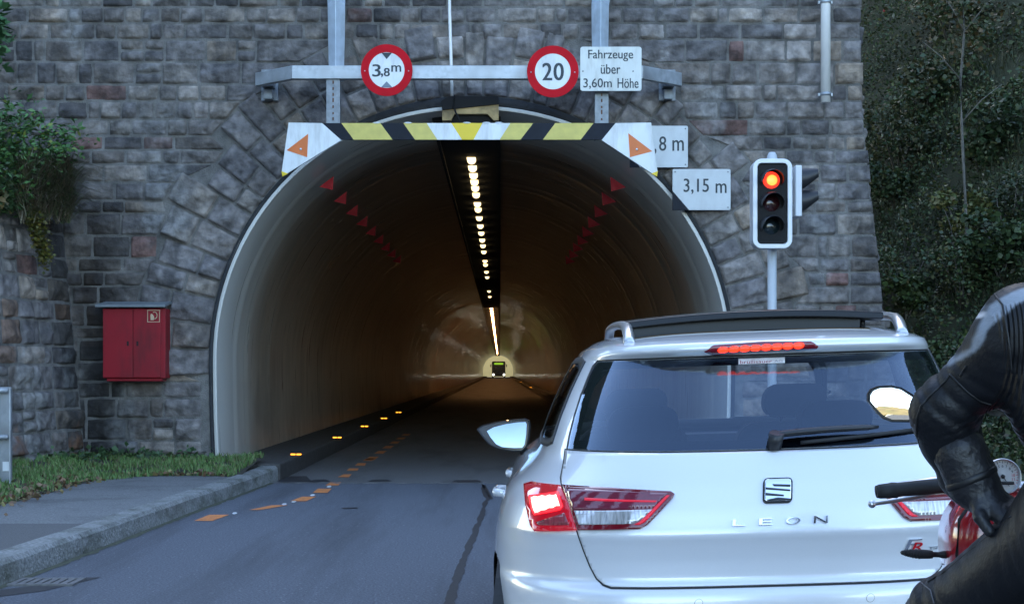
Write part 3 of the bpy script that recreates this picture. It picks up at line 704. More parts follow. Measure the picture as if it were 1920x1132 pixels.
# left retaining wall, running towards the camera, leaning back a little
A0 = np.array([-5.0, 17.66]); B0 = np.array([-5.98, 13.4]); dv = (B0 - A0); Lw = np.linalg.norm(dv); dv /= Lw; nv_ = np.array([-dv[1], dv[0]]); 
if nv_[0] < 0: nv_ = -nv_
def left(s_, t_, h_):
    q_ = h_ - .1 * (t_ - .3)
    return np.stack([A0[0] + dv[0] * s_ + nv_[0] * q_, A0[1] + dv[1] * s_ + nv_[1] * q_, t_], -1)
ms3 = Masonry(); z = .05
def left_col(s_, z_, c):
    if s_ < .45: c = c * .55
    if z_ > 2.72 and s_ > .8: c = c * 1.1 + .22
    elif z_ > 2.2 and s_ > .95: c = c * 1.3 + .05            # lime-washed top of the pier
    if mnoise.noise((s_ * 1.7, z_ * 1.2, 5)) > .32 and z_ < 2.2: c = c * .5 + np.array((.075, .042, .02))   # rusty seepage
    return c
while z < 3.05:
    z1 = z + random.choice([.22, .25, .28, .3]); z1 = 3.1 if z1 > 2.95 else z1
    # counter-clockwise seen from the road: s grows to the left in view, so swap ends
    n0 = ms3.n; k0 = len(ms3.F)
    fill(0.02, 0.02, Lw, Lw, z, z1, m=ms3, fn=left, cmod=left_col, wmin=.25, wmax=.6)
    for i in range(k0, len(ms3.F)): ms3.F[i] = ms3.F[i][:, ::-1]
    z = z1
V, Fq, C = ms3.build("x", None); C = weather_and_shade(V, C, True)
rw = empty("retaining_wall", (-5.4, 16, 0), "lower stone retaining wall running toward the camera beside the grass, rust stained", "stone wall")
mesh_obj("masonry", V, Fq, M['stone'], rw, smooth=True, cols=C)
c4 = left(np.array([0, Lw, Lw, 0]), np.array([-.1, -.1, 3.06, 3.06]), np.zeros(4) + .002); bk = c4 + np.array([-nv_[0], -nv_[1], 0]) * .7
V = list(c4) + list(bk); mesh_obj("mortar_bed", V, [(0, 3, 2, 1), (3, 7, 6, 2), (1, 2, 6, 5), (0, 4, 7, 3)], M['mortar'], rw)

# ================================================================ slopes
def ridge(x, y):                                            # the mountain over the tunnel
    up = 58 * (1 - math.exp(-max(0, y - 18.6) / 38.0)) * (1 if y < 130 else max(.16, 1 - (y - 130) / 190))
    return up
def hill_z(x, y):
    nzv = .35 * mnoise.noise((x * .35, y * .35, 1)) + .9 * mnoise.noise((x * .08, y * .08, 4))
    if x < 4.5: base = 6.9 + ridge(x, y) + abs(x) * .15
    else: base = -.1 + min(1.25 * (x - 4.75) + .30 * (y - 18.6), 8 + .5 * (x - 10)) + ridge(x, y) * min(1, (x - 4.5) / 12 + .25)
    return base + nzv * (.4 if y < 25 else 2.5)
def patch_grid(name, xs, ys_, fz, m):
    V = [(x, y, fz(x, y)) for y in ys_ for x in xs]; k = len(xs)
    Fs = [(j * k + i, j * k + i + 1, (j + 1) * k + i + 1, (j + 1) * k + i) for j in range(len(ys_) - 1) for i in range(k - 1)]
    return tag(mesh_obj(name, V, np.array(Fs), m, smooth=True), kind='structure')
M['slope'] = mat("shaded_slope", (.035, .04, .02), .95, var=.5, scale=1.5, bump=.6, bscale=6)
patch_grid("mountain", list(np.arange(-90, -8, 6)) + list(np.arange(-8, 4.4, 1.5)) + [4.3], list(np.arange(18.95, 40, 1.5)) + list(np.arange(40, 296, 6)), hill_z, M['slope'])
def right_z(x, y):
    d = x - (4.9 + max(0, 17.2 - y) * .06)
    b_ = -.05 + (max(0, d) * 1.15 if d < 5 else 5.75 + (d - 5) * .6) * (1 if y > 8 else max(.12, (y + 4) / 12)) + max(0, y - 19) * .45
    return b_ + .25 * mnoise.noise((x * .6, y * .6, 2)) * min(1, max(0, d))
patch_grid("slope_bank", list(np.arange(4.4, 12, .4)) + list(np.arange(12, 90, 5)), list(np.arange(-4, 30, .6)) + list(np.arange(30, 110, 5)), lambda x, y: right_z(x, y) + (ridge(x, y) * min(1, max(0, (x - 8) / 25)) if y > 25 else 0), M['slope'])
def left_z(x, y):
    d = -x - (5.0 + .23 * (17.6 - y)) - .35
    return 2.95 + max(0, d) * .8 + .15 * mnoise.noise((x, y, 7)) + (0 if y > 9 else -(9 - y) * .25)
V = []; ss = np.linspace(-.2, 13, 45); ds = np.concatenate([[.3, .5, .75, 1.0], np.arange(1.4, 4, .4), np.arange(4, 60, 4)])
for s_ in ss:
    for d_ in ds:
        x, y = A0[0] + dv[0] * s_ - nv_[0] * (d_ + .1), A0[1] + dv[1] * s_ - nv_[1] * (d_ + .1)
        V.append((x, min(y, 17.75), 2.98 + max(0, d_ - .6) * .75 + .12 * mnoise.noise((x, y, 7)) * min(1, d_)))
k = len(ds); tag(mesh_obj("bank_top", V, np.array([(i * k + j, (i + 1) * k + j, (i + 1) * k + j + 1, i * k + j + 1) for i in range(len(ss) - 1) for j in range(k - 1)])[:, ::-1], M['slope'], smooth=True), kind='structure')
# far hills: behind the camera (seen in the mirrors), added beyond the exit
M['far_hill'] = mat("autumn_hillside", (.13, .1, .035), .95, var=.5, scale=.06, dirt=((.05, .065, .02), .8, .03, (1, 1, 1)))
def hb_(x, y): return 26 + 16 * mnoise.noise((x * .008, 3, 0)) + 10 * mnoise.noise((x * .03, 1, 0)) - abs(y + 420) * .28
patch_grid("valley_hills", np.arange(-500, 501, 12), np.arange(-520, -320, 10), hb_, M['far_hill'])
M['exit_hill'] = mat("warm_exit_hill", (.46, .27, .08), .95, var=.3, scale=.05)
patch_grid("exit_blocking_hill", np.arange(-160, 161, 8), np.arange(306, 480, 6), lambda x, y: -1 + max(0, y - 308) * 1.1 + 2 * mnoise.noise((x * .03, y * .03, 0)), M['exit_hill'])  # steep hill placed to block exit daylight; its golden colour warms the rest
# ================================================================ gantry, warning bar, signs
YG = 16.9
def P2(pts, Y): return [pz(x, y, Y) for x, y in pts]
gan = empty("sign_gantry", (-.4, YG, 4.7), "galvanised steel gantry of beam, hangers and wall arms over the tunnel mouth", "gantry")
g = MB()
za, zb = pz(0, 148, YG)[1], pz(0, 123, YG)[1]; xa, xb_ = pz(547, 0, YG)[0], pz(1206, 0, YG)[0]
g.span((xa, YG, za), (xb_, YG + .1, zb))
def wing(x0, y0, x1, y1):
    V = [(x0, y0, za), (x0, y0 + .1, za), (x0, y0 + .1, zb), (x0, y0, zb), (x1, y1, za), (x1, y1 + .1, za), (x1, y1 + .1, zb), (x1, y1, zb)]
    g.add(V, [(0, 1, 2, 3), (4, 7, 6, 5), (0, 4, 5, 1), (1, 5, 6, 2), (2, 6, 7, 3), (3, 7, 4, 0)])
wing(xa - .002, YG, pz(478, 0, 17.3)[0], 17.32); wing(xb_ + .002, YG, pz(1279, 0, 17.3)[0], 17.32)
g.build("beam", M['steel'], gan, bevel=.006)
for xx in (500, 1255):
    b_ = MB(); x = pz(xx, 0, 17.4)[0]
    b_.span((x - .07, 17.43, za + .02), (x + .07, 17.66, zb - .03)); b_.span((x - .1, 17.62, za - .12), (x + .1, 17.68, zb + .1))
    b_.prism([(x - .05, za - .12), (x + .05, za - .12), (x + .05, za), (x - .05, za)], 17.5, 17.64)
    b_.ball((x, 17.615, zb + .06), .014, 8); b_.build("wall_bracket", M['steel_dark'], gan, bevel=.004)
M['pale_steel'] = mat("pale_blue_steel", (.46, .53, .6), .4, .25, var=.12, scale=9, dirt=((.2, .2, .2), .4, 6, (1, 1, .4)))
for (xt, xm, xb2) in ((634, 628, 625), (1127, 1127, 1127)):
    g = MB(); x0 = pz(xt, 0, 17.6)[0]; x1 = pz(xm, 0, YG)[0]; w = .082
    g.tube([(x0, 17.62, 5.86), (x0, 17.35, 5.8), (x1, 17.05, 5.55), (x1, YG + .16, 5.2), (x1, YG + .15, 4.83), (x1, YG + .15, 4.66)], [w * 1.3, w * 1.3, w * 1.28, w * 1.22, w * 1.12, w * 1.1], 4, 0, flat=1.0, up=(0, 1, 0), sm=False)
    a = g.build("hanger_arm", M['pale_steel'], gan, bevel=.006)
    g = MB(); g.box((x0, 17.64, 5.9), (.16, .04, .36))
    for dz in (-.12, .12): g.ball((x0, 17.61, 5.9 + dz), .016, 8, 1)
    g.build("wall_plate", [M['pale_steel'], M['black']], a)
    x2 = pz((612 + 638) / 2 if xt < 700 else 1128, 0, 16.95)[0]; zl = pz(0, 262, 16.95)[1]
    g = MB(); g.span((x2 - .078, 16.93, zl), (x2 + .078, 16.945, za)); g.span((x2 - .078, 16.945, zl), (x2 - .066, 17.06, za)); g.span((x2 + .066, 16.945, zl), (x2 + .078, 17.06, za))
    for i in range(7): 
        zz = zl + .22 + i * .07; g.span((x2 - .008, 16.926, zz), (x2 + .008, 16.931, zz + random.uniform(.02, .05)), 1)
    g.build("hanger_post", [M['steel_dark'], M['rust']], gan)
# height warning bar
YB = 16.8
bar = empty("height_warning_bar", (-.3, YB, 4.0), "striped yellow, black and white height warning bar with white end boards across the tunnel mouth", "warning bar")
top, bot = 231, 262
def yz(y): return pz(0, y, YB)[1]
g = MB()
# slanted stripes as butted panels (x at top, x at bottom)
cuts = [(604, 640, 'w'), (642, 663, 'n'), (712, 735, 'y'), (755, 778, 'n'), (797, 820, 'y'), (848, 866, 'w'), (905, 886, 'Y'), (957, 937, 'w'), (1000, 976, 'y'), (1042, 1018, 'n'), (1097, 1090, 'y'), (1150, 1128, 'n')]
cuts = [(604, 640), (640, 663), (713, 736), (756, 778), (800, 820), (846, 866), (905, 888), (957, 937), (1000, 976), (1041, 1018), (1113, 1089), (1154, 1128)]
cl = [1, 2, 1, 2, 0, 3, 0, 2, 1, 2, 1]
for (a, b_), c in zip(zip(cuts, cuts[1:]), cl):
    V = [pz(a[1], bot, YB), pz(b_[1], bot, YB), pz(b_[0], top, YB), pz(a[0], top, YB)]
    g.add([(x, YB, z) for x, z in V] + [(x, YB + .035, z) for x, z in V], [(0, 1, 2, 3), (7, 6, 5, 4), (0, 4, 5, 1), (3, 2, 6, 7)], {0: 0, 1: 1, 2: 2, 3: 3}[c])
g.build("striped_board", [M['white'], M['navy'], M['dull_yellow'], M['yellow']], bar)
for nm, pl, tri_, tip in (("l", [(541, 230), (604, 231), (640, 263), (534, 328), (528, 322)], [(537.5, 282), (578, 251), (576, 295)], [(527.5, 321), (529.5, 331), (540, 325.5)]),
                          ("r", [(1154, 231), (1221, 230), (1233, 322), (1228, 329), (1128, 263)], [(1178, 250), (1223, 284), (1181, 295)], [(1233.5, 321), (1232, 331), (1221, 325.5)])):
    g = MB(); g.prism(P2(pl, YB), YB, YB + .035); o = g.build("end_board", M['white'], bar, bevel=.003)
    g = MB(); g.prism(P2(tri_, YB), YB - .003, YB + .001); cx_ = sum(p[0] for p in tri_) / 3; cy_ = sum(p[1] for p in tri_) / 3 + 4
    c_ = pz(cx_, cy_, YB); g.ball((c_[0], YB - .003, c_[1]), (.016, .008, .016), 8, 1)
    g.build("arrow_triangle", [M['orange'], M['alu']], o)
    g = MB(); g.prism(P2(tip, YB), YB - .003, YB + .02); g.build("yellow_tip", M['yellow'], o)
g = MB()
for xx in (875, 912, 935, 706, 765):
    c_ = pz(xx, 230.5, YB); g.ball((c_[0], YB + .01, c_[1]), (.05, .02, .012), 8)
g.build("flaking_sealant", M['white'], bar)

def ring(name, cx_, cy_, ro, ri, Y, root):
    c_ = pz(cx_, cy_, Y); k = F / Y
    g = MB(); g.prism(disc(c_[0], c_[1], ri / k + .002), Y - .002, Y + .004); f = g.build("sign_face", M['white'], root)
    g = MB(); n_ = 56; A = disc(c_[0], c_[1], ro / k, n_); B = disc(c_[0], c_[1], ri / k, n_)
    V = [(x, Y - .004, z) for x, z in A] + [(x, Y - .004, z) for x, z in B] + [(x, Y + .012, z) for x, z in A]
    g.add(V, [(i, (i + 1) % n_, n_ + (i + 1) % n_, n_ + i) for i in range(n_)] + [(i, 2 * n_ + i, 2 * n_ + (i + 1) % n_, (i + 1) % n_) for i in range(n_)] + [tuple(range(3 * n_ - 1, 2 * n_ - 1, -1))], 0)
    for s_ in (-1, 1): g.ball((c_[0] + s_ * (ro + ri) / 2 / k, Y - .006, c_[1] - .01), .009, 8, 1)
    g.build("red_ring", [M['red_sign'], M['alu']], root); return f
YS = 16.82
def box_px(x0, y0, x1, y1, Y): a = pz(x0, y1, Y); b_ = pz(x1, y0, Y); return a[0], a[1], b_[0], b_[1]
s1 = empty("height_limit_sign", px(725, 132, YS), "round red ringed sign reading 3,8 m between two dark triangles", "road sign")
f = ring("s", 725, 132, 48.5, 33.5, YS, s1)
g = MB(); text_fit(g, "3", *box_px(698.5, 121, 713.5, 144, YS), YS - .006, bold=.003); text_fit(g, ",", *box_px(714.5, 138, 718, 145.5, YS), YS - .006, bold=.002)
text_fit(g, "8", *box_px(720, 128, 730.5, 143.5, YS), YS - .006, bold=.003); text_fit(g, "m", *box_px(734, 123, 752, 135, YS), YS - .006, bold=.002)
g.build("lettering", M['ink'], f)
g = MB(); g.prism(P2([(715.5, 99.5), (735, 99.5), (725, 111.5)], YS), YS - .006, YS + .001); g.build("dark_triangle", M['ink'], f)
g = MB(); g.prism(P2([(714.5, 164.5), (736, 164.5), (725, 153)], YS), YS - .006, YS + .001); g.build("grey_triangle", M['grey_tip'], f)
s2 = empty("speed_limit_sign", px(1036, 134, YS), "round red ringed speed sign reading 20", "road sign")
f = ring("s", 1036.5, 134.5, 48.5, 33.5, YS, s2)
g = MB(); text_fit(g, "2", *box_px(1017.5, 118.5, 1034.5, 151, YS), YS - .006, bold=.005); text_fit(g, "0", *box_px(1038.5, 118.5, 1056.5, 151, YS), YS - .006, bold=.005)
g.build("lettering", M['ink'], f)
s3 = empty("supplementary_sign", px(1145, 129, YS), "white rectangular sign reading Fahrzeuge über 3,60m Höhe beside the round 20 sign", "road sign")
x0, z0, x1, z1 = box_px(1088, 88, 1203, 171, YS)
g = MB(); g.prism(rrect(x0, z0, x1, z1, .03), YS - .002, YS + .014); f = g.build("sign_face", M['offwhite'], s3, bevel=.003)
g = MB()
for t, b_ in (("Fahrzeuge", (1103, 94, 1187, 115.5)), ("über", (1126.5, 121, 1163, 139)), ("3,60m", (1094, 147.5, 1147, 167)), ("Höhe", (1158, 147, 1197, 165.5))):
    g = MB(); text_fit(g, t, *box_px(*b_, YS), YS - .006, bold=.0012); g.build("lettering", M['ink'], f)
for xx in (1093, 1187): 
    c_ = pz(xx, 134, YS); g = MB(); g.ball((c_[0], YS - .003, c_[1]), .008, 8); g.build("rivet", M['ink'], f)
YP = 17.56
for nm, rc, letters, cor, lab in (("a", (1181, 236, 1290, 314), (("3", (1203, 256, 1222, 285)), (",", (1226, 279, 1230.5, 290)), ("8", (1236, 256, 1249, 283)), ("m", (1261, 263, 1282, 283))), [(1181, 288), (1181, 314), (1200, 314)], "pale wall plate reading 3,8 m, half hidden behind the white end board"),
                              ("b", (1261, 317, 1370, 394), (("3,15", (1282, 335, 1329, 364)), ("m", (1342, 344, 1362, 362))), [(1261, 358), (1261, 394), (1292, 394)], "pale wall plate reading 3,15 m on the arch stones beside the traffic light")):
    r = empty("clearance_plate", px((rc[0] + rc[2]) / 2, (rc[1] + rc[3]) / 2, YP), lab, "sign plate")
    x0, z0, x1, z1 = box_px(*rc, YP); g = MB(); g.prism(rrect(x0, z0, x1, z1, .02), YP, YP + .02); f = g.build("plate_face", M['plate'], r, bevel=.003)
    g = MB()
    for t, b_ in letters: text_fit(g, t, *box_px(*b_, YP), YP - .004, bold=.002)
    g.build("lettering", M['ink'], f)
    g = MB(); g.prism(P2(cor, YP), YP - .003, YP + .0195); g.build("dark_corner", M['navy'], r)
    g = MB()
    for a in (.045, .955):
        for b_ in (.07, .93):
            if (a, b_) != (.045, .07): g = MB(); g.ball((x0 + (x1 - x0) * a, YP - .001, z0 + (z1 - z0) * b_), .009, 8); g.build("fixing_screw", M['steel_dark'], r)
    g = MB(); g.box(((x0 + x1) / 2, YP + .06, (z0 + z1) / 2), (.3, .08, .05)); g.build("back_bracket", M['steel_dark'], r)

# ================================================================ hose cabinet
YC = 17.42
cab = empty("hose_cabinet", px(250, 714, YC), "red two door fire hose cabinet under a grey lid on the stone wall", "fire cabinet")
x0, z0, x1, z1 = box_px(193, 578, 310, 712, YC)
g = MB(); g.span((x0 + .004, YC + .004, z0 + .02), (x1, YC + .26, z1)); g.span((x0 + .04, YC + .02, z0 - .015), (x1 - .04, YC + .24, z0 + .018)); g.build("cabinet_body", M['red_box'], cab, bevel=.006)
xm = pz(250, 0, YC)[0]; xr_ = pz(302, 0, YC)[0]
for a, b_, hx in ((x0 + .006, xm - .003, 240.5), (xm + .003, xr_, 258.5)):
    g = MB(); g.span((a, YC - .02, z0 + .03), (b_, YC + .002, z1 - .006)); d_ = g.build("cabinet_door", M['red_box'], cab, bevel=.004)
    h_ = pz(hx, 644, YC); g = MB(); g.span((h_[0] - .012, YC - .023, h_[1] - .028), (h_[0] + .012, YC - .019, h_[1] + .028)); g.build("handle_slot", M['soot'], d_)
g = MB(); V = [(x0 - .07, YC - .1, z1 + .01), (x1 + .02, YC - .1, z1 + .01), (x1 + .02, YC + .3, z1 + .07), (x0 - .04, YC + .3, z1 + .07)]
g.add(V + [(x, y, z + .03) for x, y, z in V], [(0, 3, 2, 1), (4, 5, 6, 7), (0, 1, 5, 4), (1, 2, 6, 5), (2, 3, 7, 6), (3, 0, 4, 7)]); g.build("lid", M['zinc'], cab, bevel=.005)
a0, b0, a1, b1 = box_px(277, 581, 300.5, 604, YC); g = MB(); y = YC - .0225
def edge_rect(g, a0, b0, a1, b1, w, y):
    for s_ in ((a0, b0, a1, b0 + w), (a0, b1 - w, a1, b1), (a0, b0 + w, a0 + w, b1 - w), (a1 - w, b0 + w, a1, b1 - w)): g.span((s_[0], y, s_[1]), (s_[2], y + .003, s_[3]))
edge_rect(g, a0, b0, a1, b1, .008, y); cx_, cz_ = (a0 + a1) / 2, (b0 + b1) / 2
g.tube([(cx_ + .012 + .03 * math.cos(t), y, cz_ + .008 + .04 * math.sin(t)) for t in np.linspace(2.2, -1.9, 16)], .006, 6)
g.prism([(cx_ - .035, cz_ - .048), (cx_ + .002, cz_ - .048), (cx_ + .006, cz_ - .01), (cx_ - .01, cz_ + .02), (cx_ - .03, cz_ + .03), (cx_ - .038, cz_ + .01)], y, y + .003)
g.build("hose_pictogram", M['cream'], cab)

# ================================================================ wall fittings
pipe = empty("wall_conduit", px(1548, 195, 17.5), "thick white vertical pipe casing clipped near the right end of the stone wall", "pipe")
x = pz(1548, 0, 17.5)[0]; zl = pz(0, 193, 17.5)[1]
M['glossy_white'] = mat("glossy_white_plastic", (.82, .8, .76), .2, var=.04, coat=.6)
g = MB(); g.tube([(x, 17.5, zl), (x, 17.5, 7.2)], .058, 20); o = g.build("casing", M['glossy_white'], pipe)
for zz in (zl + .1, zl + 1.2, zl + 2.2):
    g = MB(); g.box((x, 17.53, zz), (.17, .05, .035)); g.lathe([(.062, -.02), (.065, -.02), (.065, .02), (.062, .02)], (x, 17.5, zz), n=20); g.build("clip", M['steel'], pipe)
cond = empty("thin_conduit", px(845, 185, 17.55), "thin white conduit running down to the crown of the tunnel arch", "pipe")
x = pz(843, 0, 17.58)[0]; g = MB(); g.tube([(x - .01, 17.58, 7.2), (x, 17.58, 5.6), (x + .02, 17.58, 4.95), (x + .03, 17.58, pz(0, 183, 17.58)[1])], .02, 10); g.build("tube", M['glossy_white'], cond)
g = MB(); g.lathe([(.02, -.03), (.034, -.03), (.034, .03), (.02, .03)], (x + .02, 17.58, 4.9), n=12); g.box((x + .02, 17.6, 4.9), (.1, .04, .03)); g.build("coupling", M['alu'], cond)

# ================================================================ traffic light
YT = 13.75
tl = empty("traffic_light", (px(1455, 0, YT)[0], YT + .2, 0), "white framed traffic light showing red on a grey pole before the stone wall", "traffic light")
x = px(1455, 0, YT)[0]; M['pole'] = mat("grey_pole_paint", (.5, .53, .56), .45, var=.08)
g = MB(); g.tube([(x, YT + .2, 0), (x, YT + .2, pz(0, 300, YT)[1])], .043, 20); g.build("pole", M['pole'], tl)
g = MB(); g.lathe([(.062, -.1), (.058, 0), (.045, .07), (.03, .1), (.0, .105)], (x, YT + .2, pz(0, 300, YT)[1]), n=20); g.build("pole_cap", M['pole'], tl)
x0, z0, x1, z1 = box_px(1411, 298, 1485, 466, YT)
g = MB(); O = rrect(x0, z0, x1, z1, .085, 8); I = rrect(x0 + .044, z0 + .042, x1 - .044, z1 - .042, .04, 8); n_ = len(O)
V = [(a, YT - .02, b_) for a, b_ in O] + [(a, YT - .02, b_) for a, b_ in I] + [(a, YT + .16, b_) for a, b_ in O] + [(a, YT + .02, b_) for a, b_ in I]
Fs = [(i, (i + 1) % n_, n_ + (i + 1) % n_, n_ + i) for i in range(n_)] + [(i, 2 * n_ + i, 2 * n_ + (i + 1) % n_, (i + 1) % n_) for i in range(n_)] + [(n_ + i, n_ + (i + 1) % n_, 3 * n_ + (i + 1) % n_, 3 * n_ + i) for i in range(n_)] + [tuple(range(3 * n_ - 1, 2 * n_ - 1, -1))]
g.add(V, Fs); hs_ = g.build("housing", mat("white_signal_housing", (.72, .74, .76), .35, var=.04, coat=.3), tl, bevel=.006)
g = MB(); g.prism(rrect(x0 + .05, z0 + .048, x1 - .05, z1 - .048, .035, 6), YT + .0, YT + .1); g.span((x0 + .075, YT - .004, z0 + .075), (x1 - .095, YT + .002, z1 - .07))
g.build("black_panel", M['soot'], hs_, bevel=.004)
M['dark_red_lens'] = mat("dark_amber_lens", (.03, .006, .008), .15, coat=.5); M['dark_green_lens'] = mat("dark_green_lens", (.008, .016, .02), .15, coat=.5)
for (cx_, cy_, mm, nm) in ((1446, 338, 'red_signal', "red_lens"), (1446, 381, 'dark_red_lens', "amber_lens"), (1446, 424, 'dark_green_lens', "green_lens")):
    c_ = pz(cx_, cy_, YT); g = MB(); g.lathe([(.0, -.022), (.04, -.018), (.075, -.008), (.092, .01), (.096, .03)], (c_[0], YT, c_[1]), (0, 1, 0), 28); le = g.build(nm, M[mm], tl)
    if nm == "red_lens":
        g = MB(); g.lathe([(.0, -.026), (.028, -.0255), (.042, -.023), (.05, -.02)], (c_[0] + .004, YT, c_[1] - .002), (0, 1, 0), 24); g.build("lamp_core", lamp_mat("red_signal_core", (1, .2, .03), .7), le)
    g = MB(); k = 22; V = []                                # hood: an open half sleeve tilted a little down
    for jj, (yy, r_, dz, cut_) in enumerate(((YT - .0, .106, 0, 235), (YT - .09, .103, -.008, 200), (YT - .17, .098, -.018, 150))):
        for i in range(k):
            a = R_(90 - cut_ / 2 + cut_ * i / (k - 1)); V.append((c_[0] + r_ * math.cos(a), yy, c_[1] + r_ * math.sin(a) + dz))
    b2 = len(V); V += [(p[0] * .97 + c_[0] * .03, p[1], p[2] * .97 + c_[1] * .03) for p in V]
    Fs = [(j * k + i, j * k + i + 1, (j + 1) * k + i + 1, (j + 1) * k + i) for j in range(2) for i in range(k - 1)]; Fs += [tuple(b2 + q_ for q_ in f_[::-1]) for f_ in Fs] + [(2 * k + i, 2 * k + i + 1, b2 + 2 * k + i + 1, b2 + 2 * k + i) for i in range(k - 1)]
    g.add(V, Fs, 0, True); g.build("hood", M['plastic'], le)
# the side signal fixed on the same pole, facing across the road
g = MB(); x0, z0, x1, z1 = box_px(1487, 313, 1499, 408, YT + .2); g.span((x0, YT + .08, z0), (x1, YT + .34, z1)); g.span((x0 - .1, YT + .19, z0 + .1), (x0, YT + .21, z0 + .13)); g.span((x0 - .1, YT + .19, z1 - .13), (x0, YT + .21, z1 - .1))
sb = g.build("side_signal", mat("white_side_housing", (.68, .7, .72), .4, var=.05), tl, bevel=.008)
for cy_ in (335, 377):
    zc = pz(0, cy_, YT + .2)[1]; g = MB(); k = 20; V = []
    for (xx, r_, cut_, dz) in ((x1, .1, 360, 0), (x1 + .05, .1, 300, 0), (x1 + .165, .085, 190, .012)):
        for i in range(k):
            a = R_(90 - cut_ / 2 + cut_ * i / (k - 1)); V.append((xx, YT + .2 + r_ * math.cos(a), zc + r_ * math.sin(a) + dz))
    b2 = len(V); V += [(p[0], (p[1] - YT - .2) * .95 + YT + .2, (p[2] - zc) * .95 + zc) for p in V]
    Fs = [(j * k + i, j * k + i + 1, (j + 1) * k + i + 1, (j + 1) * k + i) for j in range(2) for i in range(k - 1)]; Fs += [tuple(b2 + q_ for q_ in f_[::-1]) for f_ in Fs]
    g.add(V, Fs, 0, True); g.lathe([(0, .02), (.06, .016), (.09, .0)], (x1, YT + .2, zc), (1, 0, 0), 20); g.build("side_hood", M['plastic'], sb)

# ================================================================ railing, drain
YR = 14.1
ral = empty("railing", (px(11, 0, YR)[0], YR, .2), "grey steel railing post with two rails at the edge of the grass", "railing")
x = px(11, 0, YR)[0]; g = MB(); g.span((x - .055, YR - .03, .1), (x + .055, YR + .03, 1.145)); g.build("post", M['steel'], ral, bevel=.012)
g = MB(); g.span((x - .02, YR - .034, .34), (x + .04, YR - .031, .43)); g.build("sticker", M['white'], ral)
for zz in (1.11, .665):
    g = MB(); g.tube([(x - 3.4, YR - 2.6, zz), (x - .9, YR - .1, zz), (x - .1, YR - .06, zz), (x + .02, YR - .055, zz)], .026, 12); g.ball((x + .02, YR - .055, zz), .026, 10); g.build("rail", M['steel'], ral)
g = MB(); x2 = x - 1.9; g.span((x2 - .05, YR - 1.15, .1), (x2 + .05, YR - 1.08, 1.14)); g.build("post", M['steel'], ral, bevel=.01)
dr = empty("drain_grate", road(85, 1091, 0), "dark cast iron drain grate with pale bars against the kerb", "drain")
ya, yb = 8.88, 9.13; xa, xb_ = -2.96, -2.6
g = MB(); g.span((xa, ya, -.02), (xb_, yb, .004)); g.build("grate_frame", M['soot'], dr)
g = MB(); nb_ = 7
for i in range(nb_ + 1):
    xx = xa + (xb_ - xa) * i / nb_; g.span((xx - .018, ya + .02, .0), (xx + .018, yb - .02, .012))
g.span((xa - .02, ya - .02, 0), (xb_ + .02, ya + .02, .013)); g.span((xa - .02, yb - .02, 0), (xb_ + .02, yb + .02, .013))
g.build("bars", mat("worn_iron", (.19, .185, .18), .6, .3, var=.3, scale=30), dr)

# ================================================================ bus far inside the tunnel
YU = 262
bus = empty("bus", (px(935, 0, YU)[0], YU, -.02), "dark bus with lit headlights and a green display far inside the tunnel", "bus")
x = px(935, 0, YU)[0]; w = 1.2
g = MB(); g.prism(rrect(x - w, .3, x + w, 3.0, .22), YU, YU + 11); o = g.build("body", mat("dark_bus_paint", (.03, .035, .035), .35, coat=.5), bus, bevel=.08)
g = MB(); g.prism(rrect(x - 1.05, 1.15, x + 1.05, 2.35, .12), YU - .012, YU + .02); g.build("windscreen", mat("bus_windscreen", (.012, .014, .016), .08), bus)
g = MB(); g.prism(rrect(x - .8, 2.42, x + .8, 2.72, .05), YU - .012, YU + .02); g.build("destination_display", lamp_mat("green_display", (.45, .9, .05), .12, (.02, .04, .01)), bus)
for sx_ in (-1, 1):
    g = MB(); g.lathe([(0, -.05), (.1, -.04), (.17, -.0), (.18, .03)], (x + sx_ * .95, YU, .62), (0, 1, 0), 16); g.build("headlight", lamp_mat("headlight_glow", (1, .95, .8), 1.3), bus)
    g = MB()
    for yy in (YU + 2.4, YU + 8.2): g.lathe([(.2, -.13), (.46, -.13), (.48, 0), (.46, .13), (.2, .13)], (x + sx_ * 1.07, yy, .48), (1, 0, 0), 18)
    g.build("wheel", M['rubber'], bus)
    g = MB(); g.tube([(x + sx_ * 1.15, YU, 2.5), (x + sx_ * 1.38, YU - .25, 2.45)], .03, 8); g.box((x + sx_ * 1.4, YU - .3, 2.2), (.16, .08, .42)); g.build("wing_mirror", M['plastic'], bus)
# ================================================================ vegetation
GR = [(.03, .056, .018), (.045, .078, .024), (.066, .092, .028), (.1, .112, .035), (.11, .09, .045)]
def put(name, P, size, cols, label, cat=None, group=None, kind=None, trunk=None, flat=.6, nrm=None, aspect=.45):
    V, F4, C = leaves(np.array(P), size, cols, nrm=nrm, flat=flat, aspect=aspect)
    if trunk is None:
        o = mesh_obj(name, V, F4, M['leaf'], cols=C); return tag(o, label, cat, group, kind)
    r = empty(name, trunk[0], label, cat, group)
    g = MB()
    for pts, rad in trunk[1]: g.tube(pts, rad, 8)
    g.build("stems", M['wood'], r); mesh_obj("foliage", V, F4, M['leaf'], r, cols=C); return r
